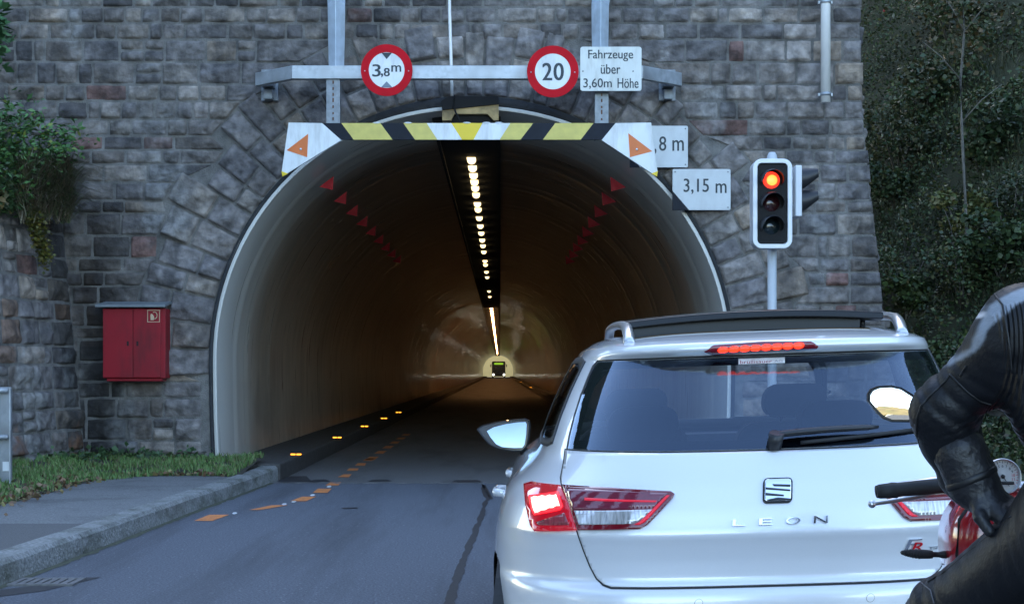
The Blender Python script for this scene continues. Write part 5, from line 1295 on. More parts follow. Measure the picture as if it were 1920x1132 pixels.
for s_ in (-1, 1):
    q_ = (lambda P: P) if s_ < 0 else mir
    a = patch("tail_lamp", q_(OUT), M['lamp_lit'], car, off=.010, rim=.014, step=.014)
    patch("brake_light", q_(GLOW), M['brake_glow'], a, off=.0125, rim=.002, step=.012)
    patch("brake_core", q_(CORE), M['brake_core'], a, off=.014, rim=.001, step=.012)
    patch("ribbed_lens", q_(OCLR), mat("ribbed_red_lens", (.3, .05, .06), .15, var=.5, scale=40, coat=1, stretch=(3.5, 1, .3)), a, off=.0122, rim=.002, step=.012)
    b_ = patch("tail_lamp", q_(INN), M['lamp_red'], car, off=.015, rim=.012, step=.010)
    patch("smoked_lens", q_(SMK), M['lamp_smoke'], b_, off=.0165, rim=.001, step=.012)
    patch("clear_lens", q_(ICLR), M['lamp_clear'], b_, off=.017, rim=.002, step=.012)
    patch("light_line", q_(LINE), M['led_line'], b_, off=.0175, rim=.001, step=.012)
    patch("edge_line", q_(EDGE), M['led_line'], b_, off=.0175, rim=.001, step=.012)
# high brake light in the spoiler, with its row of lit diodes
HB = poly_c([(1321, 658), (1338, 648), (1430, 642), (1520, 641), (1534, 648), (1531, 652), (1430, 657), (1340, 663)])
cxh = sum(p[0] for p in HB) / len(HB)
hb = patch("high_brake_light", HB, M['lamp_red'], car, off=.006, rim=.012, step=.008)
for i in range(8):
    t = i / 7; xx, yy = 1356 + (1497 - 1356) * t, 654.2 - 7.0 * t
    c_ = cpix(xx, yy); P = [(c_[0] + .0185 * math.cos(a), c_[1] + .0062 * math.sin(a)) for a in np.linspace(0, 2 * math.pi, 17)[:-1]]
    patch("brake_diode", P, M['diode'], hb, off=.0085, rim=.002, step=.008)
# sticker at the top of the rear window
st4 = [cpix(1384, 674.5), cpix(1384, 666), cpix(1472, 662.8), cpix(1472, 671.5)]
zt = sum(p[1] for p in st4) / 4; xa_, xb2 = st4[0][0], st4[2][0]
stk = patch("window_sticker", [(xa_, 1.323), (xb2, 1.323), (xb2, 1.343), (xa_, 1.343)], M['white'], car, off=.006, rim=.002, step=.01)
def put_text(name, s, x0, x1, z0, z1, off, m, parent, depth=.004, bold=0, S=rear, shear=0.0):
    V, Fs = text_geo(s, 1.0); lo, hi = V.min(0), V.max(0); P = []
    for p in V:
        fx = (p[0] - lo[0]) / (hi[0] - lo[0]); fz = (p[1] - lo[1]) / (hi[1] - lo[1]); x = x0 + fx * (x1 - x0) + shear * fz * (z1 - z0); z = z0 + fz * (z1 - z0)
        P.append((x, S(x, z) - off - p[2] * depth, z))
    return mesh_obj(name, P, Fs, m, parent, world=False)
put_text("sticker_text", "brüllisauer", xa_ + .006, xa_ + (xb2 - xa_) * .72, 1.3275, 1.3395, .0078, M['red_box'], stk, .0006)
put_text("sticker_text", "AG", xa_ + (xb2 - xa_) * .77, xb2 - .008, 1.3295, 1.3375, .0078, M['steel'], stk, .0006)
# chrome letters and badges
for ch, x0, x1, y0_, y1_ in (("L", 1372.5, 1396.5, 971.5, 984.5), ("E", 1422, 1447.5, 969.5, 982.5), ("O", 1472.5, 1499.5, 967.5, 981), ("N", 1524.5, 1551, 965, 979.5)):
    a = cpix(x0, y1_); b_ = cpix(x1, y0_); put_text("chrome_letter", ch, a[0], b_[0], a[1], b_[1], .010, M['chrome'], tg, .006)
a = cpix(1429, 945); b_ = cpix(1485, 897); x0, z0, x1, z1 = a[0], a[1], b_[0], b_[1]
bd = patch("badge", rrect(x0, z0, x1, z1, .014, 4), M['plastic'], car, off=.012, rim=.010, step=.012)
rr = rrect(x0 + .004, z0 + .004, x1 - .004, z1 - .004, .011, 4); patch("badge_plate", rr, M['chrome'], bd, off=.0155, rim=.001, step=.012)
wq, hq = x1 - x0, z1 - z0
def bq(*P): return [(x0 + a * wq, z0 + b_ * hq) for a, b_ in P]
for P in (bq((.30, .74), (.92, .70), (.92, .62), (.36, .66)), bq((.08, .62), (.92, .50), (.92, .44), (.08, .54)), bq((.08, .40), (.70, .30), (.70, .24), (.08, .30)), bq((.12, .12), (.5, .2), (.92, .14), (.92, .08), (.5, .10), (.2, .07))):
    patch("badge_slot", P, M['black'], bd, off=.0172, rim=.0005, step=.01)
a = cpix(1694, 1030); b_ = cpix(1722, 1009); put_text("trim_badge", "F", a[0], b_[0], a[1], b_[1], .008, M['chrome'], car, .005, shear=.35)
a = cpix(1707, 1033); b_ = cpix(1730, 1015); put_text("trim_badge", "R", a[0], b_[0], a[1], b_[1], .009, M['red_sign'], car, .005, shear=.35)
a = cpix(1741, 1029); b_ = cpix(1757, 1022); put_text("trim_badge", "TSI", a[0], b_[0], a[1], b_[1], .007, M['alu'], car, .004)
# parking sensors
for (xx, yy) in ((1632, 1120), (1310, 1130)):
    c_ = cpix(xx, yy); patch("parking_sensor", disc(c_[0], c_[1], .0125, 20), [M['paint'], M['rubber']], bumper, off=.0015, rim=.0, step=.006)
    patch("sensor_ring", disc(c_[0], c_[1], .0135, 20), M['plastic'], bumper, off=.001, rim=0, hole=disc(c_[0], c_[1], .0117, 20), step=.004)
# rear wiper
wr = MB(); w0 = cpix(1448, 838)
def on_glass(xx, zz, off): 
    e = .01; n_ = Vector((0, rear(xx, zz + e) - rear(xx, zz - e), -2 * e)).normalized(); 
    nn = Vector((0, -1, 0)); t_ = Vector((0, rear(xx, zz + e) - rear(xx, zz - e), 2 * e)).normalized(); nn = Vector((1, 0, 0)).cross(t_); nn = nn if nn.y < 0 else -nn
    return Vector((xx, rear(xx, zz), zz)) + nn * off
A = cpix(1452, 826); B_ = cpix(1642, 812); C_ = cpix(1716, 809); D_ = cpix(1500, 834)
pts = [on_glass(A[0] + (B_[0] - A[0]) * t, A[1] + (B_[1] - A[1]) * t + .004 * math.sin(math.pi * t), .032) for t in np.linspace(-.03, 1, 12)]
wr.tube(pts, [.012, .019, .02, .02, .0195, .019, .0185, .018, .0175, .0165, .015, .009], 12, flat=.6)
wr.tube([on_glass(A[0] - .004, A[1] - .022, .0), on_glass(A[0], A[1] - .004, .046)], .025, 14)
o = wr.build("rear_wiper", M['plastic'], car, world=False)
g = MB(); pts = [on_glass(D_[0] + (C_[0] - D_[0]) * t, D_[1] + (C_[1] - D_[1]) * t, .012) for t in np.linspace(0, 1, 10)]; g.tube(pts, .0045, 8, flat=1.5); g.build("wiper_blade", M['rubber'], o, world=False)
# roof rails
def rz(x, y):                                              # roof height
    lo, hi = 1.38, 1.4815
    for _ in range(30):
        m_ = (lo + hi) / 2
        if side(y, m_) > abs(x) and rear(0, m_) < y: lo = m_
        else: hi = m_
    return lo
for s_ in (-1, 1):
    pts = []; x0_ = .49 if s_ < 0 else .485
    for t in np.concatenate([np.linspace(0, .12, 9), np.linspace(.16, .84, 16), np.linspace(.88, 1, 9)]):
        y = .62 + t * 1.9; e_ = min(t, 1 - t) / .12; lift = .052 * (1 - (1 - min(1, e_)) ** 2.2); xx = x0_ + .03 * math.sin(math.pi * t)
        pts.append((s_ * xx, y, rz(xx, y) - .006 + lift))
    g = MB(); g.tube(pts, [.021] * len(pts), 12, flat=.75, up=(0, 0, 1)); g.build("roof_rail", M['alu'], car, world=False)
# opened sunroof panel riding over the roof, with its dark frame
g = MB(); n1 = 16; V = []
for (yy, dz) in ((.70, .004), (.78, .004), (.9, .004), (1.2, .005), (1.7, .006)):
    for i in range(n1 + 1): x = -.475 + .86 * i / n1; V.append((x, yy, rz(x, yy) + dz))
g.add(V, [(r_ * (n1 + 1) + i, r_ * (n1 + 1) + i + 1, (r_ + 1) * (n1 + 1) + i + 1, (r_ + 1) * (n1 + 1) + i) for r_ in range(4) for i in range(n1)], 0, True); V2 = [(x, y, z - .03) for x, y, z in V]
g.add(V[:n1 + 1] + V2[:n1 + 1], [(i, n1 + 1 + i, n1 + 2 + i, i + 1) for i in range(n1)]); g.build("sunroof_frame", M['frit'], car, world=False)
g = MB(); V = []
for (yy, zz, cr) in ((.80, 1.498, .02), (.805, 1.523, .02), (1.02, 1.535, .02), (1.25, 1.527, .02), (1.25, 1.505, .02), (.86, 1.492, .02)):
    for i in range(n1 + 1): x = -.505 + .96 * i / n1; V.append((x, yy + .02 * (x / .485) ** 2, zz - cr * (x / .485) ** 2 * 1.2))
Fs = [(k * (n1 + 1) + i, k * (n1 + 1) + i + 1, (k + 1) % 6 * (n1 + 1) + i + 1, (k + 1) % 6 * (n1 + 1) + i) for k in range(6) for i in range(n1)] + [tuple(k * (n1 + 1) for k in range(6)), tuple(k * (n1 + 1) + n1 for k in range(5, -1, -1))]
g.add(V, Fs, 0); M['panel_black'] = mat("matt_black_glass", (.008, .009, .011), .3, var=.03, spec=.25)
o = g.build("sunroof_panel", M['panel_black'], car, world=False, bevel=.004)
g = MB()
for x in (-.46, .40): g.tube([(x, .92, rz(x, .92)), (x, .93, 1.487)], .012, 8); g.tube([(x * .93, 1.0, rz(.4, 1.0)), (x * .93, 1.1, 1.488)], .009, 8)
g.build("lift_arm", M['plastic'], o, world=False)
g = MB(); V = []
for i in range(n1 + 1):
    x = -.485 + .86 * i / n1; zr_ = rz(x, .84); V += [(x, .84, zr_ - .01), (x, .845, 1.50 - .024 * (x / .485) ** 2)]
g.add(V, [(2 * i, 2 * i + 2, 2 * i + 3, 2 * i + 1) for i in range(n1)]); g.build("rear_blind", M['panel_black'], o, world=False)
# door mirrors
M['tinted_mirror'] = mat("blue_tinted_mirror", (.36, .41, .44), .01, 1.0, var=0.0)
def mirror_surface(P, n_, curv, name, parent, world):
    # a slightly domed, tilted pane inside the outline P
    n_ = Vector(n_).normalized(); c = sum(P, Vector()) / len(P); k = len(P); V = []; L5 = (1.0, .8, .6, .4, .2)
    for q_ in L5:
        for p in P:
            d_ = (p - c) * q_; V.append((c.x + d_.x, c.y - (n_.x * d_.x + n_.z * d_.z) / n_.y + curv * d_.length_squared, c.z + d_.z))
    V.append(tuple(c)); Fs = [(i * k + j, i * k + (j + 1) % k, (i + 1) * k + (j + 1) % k, (i + 1) * k + j) for i in range(4) for j in range(k)] + [(4 * k + j, 4 * k + (j + 1) % k, 5 * k) for j in range(k)]
    return mesh_obj(name, V, Fs, M['mirror'] if world else M['tinted_mirror'], parent, smooth=True, world=world)
YM = CARY + 2.42
def cm(x, y, Y): return CI @ Vector(px(x, y, Y))
hous = [(894, 804), (903, 797.5), (930, 791), (960, 786.5), (985, 784.5), (993, 788), (994.5, 800), (992, 822), (988, 838), (980, 846), (962, 846.5), (936, 842), (918, 834), (908, 823), (899, 811)]
glas = [(912.5, 808), (925, 801), (948, 795), (972, 791.5), (985.5, 791), (987.5, 795), (986.5, 815), (983.5, 833), (979, 838.5), (965, 839), (942, 837.5), (930, 832), (919, 819)]
for s_ in (-1, 1):
    mx_ = (lambda v: v) if s_ < 0 else (lambda v: Vector((-v.x, v.y, v.z)))
    H = [mx_(cm(x, y, YM)) for x, y in hous]; c_ = sum(H, Vector()) / len(H); n_ = len(H); V = list(H)
    for k, (sc_, dy) in enumerate(((1.0, .05), (.9, .11), (.6, .165), (.25, .185))): V += [c_ + (p - c_) * sc_ + Vector((0, dy, 0)) for p in H]
    V += [c_ + (p - c_) * .93 + Vector((0, .012, 0)) for p in H]
    Fs = [(k * n_ + i, k * n_ + (i + 1) % n_, (k + 1) * n_ + (i + 1) % n_, (k + 1) * n_ + i) for k in range(4) for i in range(n_)] + [tuple(4 * n_ + i for i in range(n_))]
    Fs += [(i, 5 * n_ + i, 5 * n_ + (i + 1) % n_, (i + 1) % n_) for i in range(n_)] + [tuple(5 * n_ + i for i in range(n_))]
    if s_ > 0: Fs = [f[::-1] for f in Fs]
    mh = mesh_obj("door_mirror", V, Fs, mat("mirror_housing", (.05, .055, .065), .35, coat=.6), car, smooth=False, world=False, bevel=.006)
    Gp = [mx_(cm(x, y, YM - .012)) for x, y in glas]
    mirror_surface(Gp, (s_ * .05, -1, .24), .5, "mirror_glass", mh, False)
    g = MB(); a = mx_(cm(984, 846, YM + .06)); b_ = mx_(cm(1006, 868, YM + .12)); g.tube([a, (a + b_) / 2, b_ + Vector((-s_ * .0, 0, 0)), b_ - Vector((s_ * .06, 0, .01))], [.032, .03, .034, .04], 10, flat=.7); g.build("mirror_foot", M['plastic'], mh, world=False)
# door handles
for s_ in (-1, 1):
    for yy in (1.28, 2.35):
        g = MB(); xs_ = s_ * (side(yy, .84) - (0 if yy < 2 else .02)); g.tube([(xs_ - s_ * .006, yy - .1, .842), (xs_ + s_ * .03, yy - .075, .845), (xs_ + s_ * .034, yy, .848), (xs_ + s_ * .03, yy + .075, .848), (xs_ - s_ * .006, yy + .1, .846)], [.012, .014, .014, .014, .012], 10, flat=1.2); g.build("door_handle", M['paint'], car, world=False)
# wheels, wheel wells, floor, cabin
for s_ in (-1, 1):
    for ay in (.78, 3.42):
        zc = .315 + s_ * .78 * math.tan(ROLL) * -1 * -1; 
        g = MB(); x_ = s_ * .79; g.lathe([(.2, -.1), (.30, -.105), (.315, -.08), (.318, 0), (.315, .08), (.30, .105), (.2, .1)], (x_, ay, .315), (1, 0, 0), 40); w = g.build("wheel", M['rubber'], car, world=False)
        g = MB(); g.lathe([(.0, .05), (.06, .07), (.07, .06)], (x_, ay, .315), (s_, 0, 0), 20); g.lathe([(.185, .09), (.215, .1), (.222, .085), (.2, .06), (.19, -.05)], (x_, ay, .315), (s_, 0, 0), 36)
        for k in range(5):
            a = 2 * math.pi * k / 5; g.tube([(x_ + s_ * .06, ay + .05 * math.cos(a), .315 + .05 * math.sin(a)), (x_ + s_ * .075, ay + .2 * math.cos(a), .315 + .2 * math.sin(a))], [.03, .022], 8)
        g.build("rim", M['alu'], w, world=False)
g = MB()
for ay in (.78, 3.42):
    for s_ in (-1, 1): g.lathe([(.35, 0), (.36, -.26), (.0, -.27)], (s_ * .895, ay, .32), (s_, 0, 0), 30, sm=False)
g.span((-.8, .25, .2), (.8, 4.3, .24)); g.build("wheel_well", M['rubber'], car, world=False)
M['cabin'] = mat("dark_cabin_fabric", (.022, .023, .027), .9, var=.2, scale=20)
g = MB(); g.span((-.72, .30, .66), (.72, 1.1, .70)); g.span((-.76, .75, .3), (-.70, 3.0, .98)); g.span((.70, .75, .3), (.76, 3.0, .98)); g.span((-.72, 3.0, .3), (.72, 3.3, .97)); g.span((-.5, .27, .3), (.5, .30, .95)); g.span((-.5, 1.85, 1.42), (.5, 2.1, 1.436))
g.build("cabin_lining", M['cabin'], car, world=False)
def seat(x, y, w, zt, hz):
    g = MB(); g.prism(rrect(x - w / 2, .35, x + w / 2, zt, .09), y, y + .16); s = g.build("seat", M['cabin'], car, world=False, bevel=.03)
    for hx in hz:
        g = MB(); g.prism(rrect(x + hx - .14, zt + .02, x + hx + .14, zt + .17, .065), y + .02, y + .13); g.tube([(x + hx - .05, y + .07, zt - .05), (x + hx - .05, y + .07, zt + .08)], .007, 6); g.tube([(x + hx + .05, y + .07, zt - .05), (x + hx + .05, y + .07, zt + .08)], .007, 6); g.build("headrest", M['cabin'], s, world=False, bevel=.03)
seat(0, 1.12, 1.24, 1.0, (-.38, .38)); seat(-.36, 2.0, .5, 1.06, (0,)); seat(.36, 2.0, .5, 1.06, (0,))
# people in front are only dark outlines through the glass: driver behind the wheel
for o in car.children_recursive:
    if o.data.users > 1: o.data = o.data.copy()
    o.data.transform(SHEAR)
# ================================================================ motorcycle
BX = 1.24
bike = empty("motorcycle", (BX, 2.95, 0), "red naked motorcycle with round white dial and black grip standing behind the silver car", "motorcycle")
M['bike_red'] = mat("glossy_red_fairing", (.42, .012, .02), .18, var=.05, coat=1.0)
M['engine'] = mat("dark_engine_metal", (.08, .08, .085), .45, .6, var=.3, scale=20)
M['seat_vinyl'] = mat("black_seat_vinyl", (.02, .02, .021), .55, bump=.2, bscale=90)
YH = 3.40
for yy in (2.22, 3.72):                                     # wheels
    g = MB(); g.lathe([(.235, -.055), (.285, -.06), (.31, -.03), (.315, 0), (.31, .03), (.285, .06), (.235, .055)], (BX, yy, .315), (1, 0, 0), 40); w = g.build("wheel", M['rubber'], bike)
    g = MB(); g.lathe([(.21, -.045), (.24, -.05), (.24, .05), (.21, .045), (.21, -.045)], (BX, yy, .315), (1, 0, 0), 36); g.lathe([(.0, -.06), (.05, -.06), (.05, .06), (0, .06)], (BX, yy, .315), (1, 0, 0), 20)
    for k in range(5): a = 2 * math.pi * k / 5; g.tube([(BX, yy + .04 * math.cos(a), .315 + .04 * math.sin(a)), (BX, yy + .22 * math.cos(a), .315 + .22 * math.sin(a))], [.022, .016], 8)
    g.build("rim", M['alu'], w)
g = MB()
for s_ in (-1, 1): g.tube([(BX + s_ * .1, 3.72, .31), (BX + s_ * .1, 3.6, .62)], .03, 14); g.tube([(BX + s_ * .1, 3.6, .62), (BX + s_ * .1, 3.44, 1.0)], .024, 14)
g.build("fork", M['alu'], bike)
g = MB(); g.tube([(BX, 3.43, .95), (BX, 3.2, .82), (BX, 2.85, .6), (BX, 2.75, .45)], .045, 12); g.tube([(BX, 3.3, .86), (BX, 2.9, .8), (BX, 2.4, .86), (BX, 2.12, .92)], .028, 12)
for s_ in (-1, 1): g.tube([(BX + s_ * .1, 2.8, .42), (BX + s_ * .1, 2.22, .315)], .026, 10)
g.build("frame", M['engine'], bike)
g = MB(); g.span((BX - .17, 2.75, .28), (BX + .17, 3.2, .52)); g.span((BX - .12, 2.88, .5), (BX + .12, 3.22, .72)); g.lathe([(.0, -.2), (.11, -.2), (.12, -.17), (.12, .17), (.11, .2), (0, .2)], (BX, 2.86, .4), (1, 0, 0), 24); g.build("engine", M['engine'], bike, bevel=.02)
g = MB(); g.tube([(BX + .16, 3.2, .42), (BX + .18, 3.05, .24), (BX + .18, 2.7, .24), (BX + .2, 2.35, .42), (BX + .2, 1.98, .5)], [.025, .028, .03, .055, .06], 16); g.build("exhaust", M['alu'], bike)
def loft(rows, n=22, m=0):                                   # (y, half width, z centre, half height)
    V = []
    for (y, w, zc, h) in rows:
        for j in range(n):
            a = 2 * math.pi * j / n; c, s_ = math.cos(a), math.sin(a); V.append((BX + w * math.copysign(abs(c) ** .8, c), y, zc + h * math.copysign(abs(s_) ** .85, s_)))
    k = len(rows); Fs = [(i * n + j, i * n + (j + 1) % n, (i + 1) * n + (j + 1) % n, (i + 1) * n + j) for i in range(k - 1) for j in range(n)] + [tuple(range(n - 1, -1, -1)), tuple((k - 1) * n + j for j in range(n))]
    return MB().add(V, Fs, m, True)
loft([(2.78, .06, .79, .06), (2.84, .13, .80, .08), (2.95, .15, .81, .11), (3.1, .155, .82, .11), (3.22, .14, .81, .09), (3.29, .07, .8, .05)]).build("fuel_tank", M['bike_red'], bike)
loft([(1.98, .05, .96, .02), (2.05, .11, .93, .04), (2.3, .13, .88, .05), (2.55, .15, .83, .05), (2.75, .13, .82, .05), (2.82, .08, .82, .04)]).build("saddle", M['seat_vinyl'], bike)
loft([(1.95, .04, .9, .02), (2.05, .1, .88, .05), (2.3, .12, .83, .05), (2.6, .12, .78, .05)]).build("tail_cowl", M['bike_red'], bike)
fr = loft([(3.34, .155, .905, .10), (3.38, .186, .90, .13), (3.45, .19, .89, .14), (3.55, .18, .89, .145), (3.64, .125, .87, .11), (3.67, .05, .86, .06)], 28).build("headlight_fairing", M['bike_red'], bike)
g = MB(); g.tube([(BX - .15, 3.365, 1.01), (BX - .19, 3.352, .96), (BX - .196, 3.35, .88), (BX - .17, 3.36, .8)], .004, 6); g.build("panel_gap", M['rubber'], fr)
g = MB(); g.lathe([(.0, .05), (.06, .045), (.1, .02), (.105, 0)], (BX, 3.63, .87), (0, 1, 0), 24); g.build("headlight", M['lamp_clear'], bike)
g = MB(); g.tube([(BX - .34, YH, 1.025), (BX - .2, YH + .01, 1.045), (BX - .1, YH + .02, 1.03), (BX + .1, YH + .02, 1.03), (BX + .2, YH + .01, 1.045), (BX + .34, YH, 1.025)], .0135, 14); g.box((BX, YH + .02, 1.0), (.28, .07, .04)); g.build("handlebar", M['alu'], bike)
def bp(x, y, Y=YH): return px(x, y, Y)
for s_ in (-1, 1):
    f_ = (lambda v: v) if s_ < 0 else (lambda v: (2 * BX - v[0], v[1], v[2]))
    P = [f_(bp(x, y, Y)) for x, y, Y in ((1648, 921, YH), (1668, 919, YH), (1672, 918.5, YH), (1680, 918.5, YH), (1684, 917.5, YH), (1720, 914, YH), (1790, 908, YH))]
    g = MB(); g.tube(P, [.0165, .0175, .0185, .0185, .0165, .0178, .0178], 18); h_ = g.build("grip", M['rubber'], bike)
    g = MB(); q1, q2 = f_(bp(1643, 921.5)), f_(bp(1652, 920.5)); g.tube([q1, q2], [.0145, .0165], 16); g.tube([f_(bp(1641.5, 921.5)), f_(bp(1644, 921.3))], [.006, .008], 10); g.build("bar_end", M['rubber'], h_)
    P = [f_(bp(x, y, Y)) for x, y, Y in ((1635, 944.5, YH + .055), (1642, 943, YH + .055), (1660, 940.5, YH + .055), (1690, 935.5, YH + .06), (1730, 928, YH + .07), (1790, 922, YH + .05))]
    g = MB(); g.tube(P, [.006, .0052, .0055, .006, .0075, .009], 12); g.ball(P[0], .0095, 14); g.build("lever", M['alu'], bike)
    P = [f_(bp(x, y, Y)) for x, y, Y in ((1790, 912, YH), (1796, 870, YH + .05), (1760, 800, YH + .05), (1715, 770, YH + .03))]
    g = MB(); g.tube(P, .0065, 10); g.build("mirror_stalk", M['plastic'], bike)
    out = [(1631, 752), (1631.5, 738), (1637, 729), (1650, 723.5), (1672, 722), (1690, 726), (1712, 741), (1727, 757), (1730, 772), (1722, 785), (1702, 791), (1672, 791), (1657, 785), (1645, 772)]
    gl_ = [(1634.5, 752), (1635, 740), (1640, 732), (1651, 727), (1672, 725.5), (1689, 729.5), (1709, 743.5), (1723, 758), (1726, 771), (1719, 781.5), (1701, 787.5), (1673, 787.5), (1659, 781.5), (1648, 770)]
    H = [Vector(f_(bp(x, y, YH - .02))) for x, y in out]; c_ = sum(H, Vector()) / len(H); H = [p + Vector((0, s_ * .32 * (p.x - c_.x) + .06 * (p.z - c_.z), 0)) for p in H]; n_ = len(H); V = list(H)
    for sc_, dy in ((1.0, .012), (.85, .028), (.4, .036)): V += [c_ + (p - c_) * sc_ + Vector((0, dy, 0)) for p in H]
    V += [c_ + (p - c_) * .95 + Vector((0, .004, 0)) for p in H]
    Fs = [(k * n_ + i, k * n_ + (i + 1) % n_, (k + 1) * n_ + (i + 1) % n_, (k + 1) * n_ + i) for k in range(3) for i in range(n_)] + [tuple(3 * n_ + i for i in range(n_)), tuple(4 * n_ + i for i in range(n_))] + [(i, 4 * n_ + i, 4 * n_ + (i + 1) % n_, (i + 1) % n_) for i in range(n_)]
    if s_ > 0: Fs = [f2[::-1] for f2 in Fs]
    mo = mesh_obj("mirror", V, Fs, M['plastic'], bike)
    mirror_surface([c_ + (Vector(f_(bp(x, y, YH - .026))) - c_) * .96 for x, y in gl_], (s_ * .30, -.93, .055), .8, "mirror_glass", mo, True)
    # front indicator on its short stalk, ribbed tapering body
    P = [Vector(f_(bp(x, y, YH + .06))) for x, y in ((1688, 1035), (1692, 1035.3), (1700, 1036), (1712, 1037), (1728, 1038), (1742, 1038.5), (1748, 1038.7), (1749, 1038.7), (1760, 1039), (1768, 1039), (1778, 1039))]
    g = MB(); rad = [.001, .004, .0072, .0098, .0112, .0105, .0095, .0065, .0065, .009, .009]; g.tube(P, rad, 16)
    for t in np.linspace(.12, .62, 9):
        i = t * 6; k = int(i); p = P[k].lerp(P[min(10, k + 1)], i - k); r_ = rad[k] + (rad[min(10, k + 1)] - rad[k]) * (i - k); g.tube([p - Vector((.0016, 0, 0)), p + Vector((.0016, 0, 0))], r_ + .0012, 16)
    g.build("indicator", M['rubber'], bike)
# round dials
for k, (dx_, dy_) in enumerate(((1880, 893), (1880 + 120, 893))):
    if k: c_ = (2 * BX - px(1880, 893, YH - .03)[0], YH - .03, px(1880, 893, YH - .03)[2])
    else: c_ = px(dx_, dy_, YH - .03)
    R0 = .0405; ax_ = Vector((0, -1, .12)).normalized(); root = bike
    g = MB(); g.lathe([(.0, -.045), (R0 * .8, -.045), (R0 * 1.03, -.02), (R0 * 1.03, .006), (R0 * .97, .009), (R0 * .93, .002)], c_, ax_, 36); d_ = g.build("dial", M['alu'], bike)
    g = MB(); g.lathe([(0, .0015), (R0 * .94, .0015)], c_, ax_, 36, sm=False); g.build("dial_face", M['white'], d_)
    rot = ax_.to_track_quat('Z', 'Y').to_matrix(); upv = Vector((0, .12, 1)).normalized(); rt = Vector((1, 0, 0))
    g = MB(); rd = MB()
    for i in range(25):
        a = R_(215 - 250 * i / 24); u = rt * math.cos(a) + upv * math.sin(a); wv = rt * -math.sin(a) + upv * math.cos(a); r0 = R0 * (.74 if i % 2 == 0 else .81)
        P = [Vector(c_) + u * r0 - wv * .0005, Vector(c_) + u * r0 + wv * .0005, Vector(c_) + u * R0 * .88 + wv * .0005, Vector(c_) + u * R0 * .88 - wv * .0005]
        (rd if i >= 19 else g).add([p + ax_ * .0022 for p in P], [(3, 2, 1, 0)])
    for i in range(13):
        a = R_(215 - 250 * i / 12); u = rt * math.cos(a) + upv * math.sin(a); Vt, Ft = text_geo(str(i), .0); lo, hi = Vt.min(0), Vt.max(0); hh = .0062; sc_ = hh / (hi[1] - lo[1])
        P = [Vector(c_) + u * R0 * .6 + rt * ((p[0] - (lo[0] + hi[0]) / 2) * sc_) + upv * ((p[1] - (lo[1] + hi[1]) / 2) * sc_) + ax_ * .0022 for p in Vt]
        (rd if i >= 10 else g).add(P, Ft)
    g.build("dial_marks", M['ink'], d_); rd.build("red_marks", M['red_sign'], d_)
    a = R_(-60); u = rt * math.cos(a) + upv * math.sin(a)
    g = MB(); g.tube([Vector(c_) + ax_ * .004 - u * .006, Vector(c_) + ax_ * .004 + u * .026], [.0012, .0006], 6); g.lathe([(0, .007), (.004, .006), (.005, .002)], c_, ax_, 14); g.build("needle", M['plastic'], d_)
g = MB(); c_ = px(1915, 925, YH - .02); g.box((c_[0] + .03, YH - .0, c_[2]), (.16, .05, .02)); g.tube([px(1862, 915, YH), px(1905, 912, YH - .03), px(1940, 925, YH - .03)], .007, 10); g.build("top_clamp", M['alu'], bike, bevel=.006)
g = MB(); g.tube([px(1855, 930, YH), px(1850, 960, YH + .03), px(1870, 1000, YH + .1)], .006, 8); g.tube([px(1900, 905, YH - .04), px(1870, 905, YH - .05), px(1845, 915, YH)], .004, 8); g.build("cable", M['rubber'], bike)
for s_ in (-1, 1):
    g = MB(); g.tube([(BX + s_ * .12, 2.8, .36), (BX + s_ * .27, 2.8, .35)], .014, 10); g.build("footpeg", M['rubber'], bike)
g = MB(); g.tube([(BX - .1, 2.8, .3), (BX - .28, 2.72, .02), (BX - .3, 2.68, 0.01)], .012, 8); g.build("side_stand", M['engine'], bike)

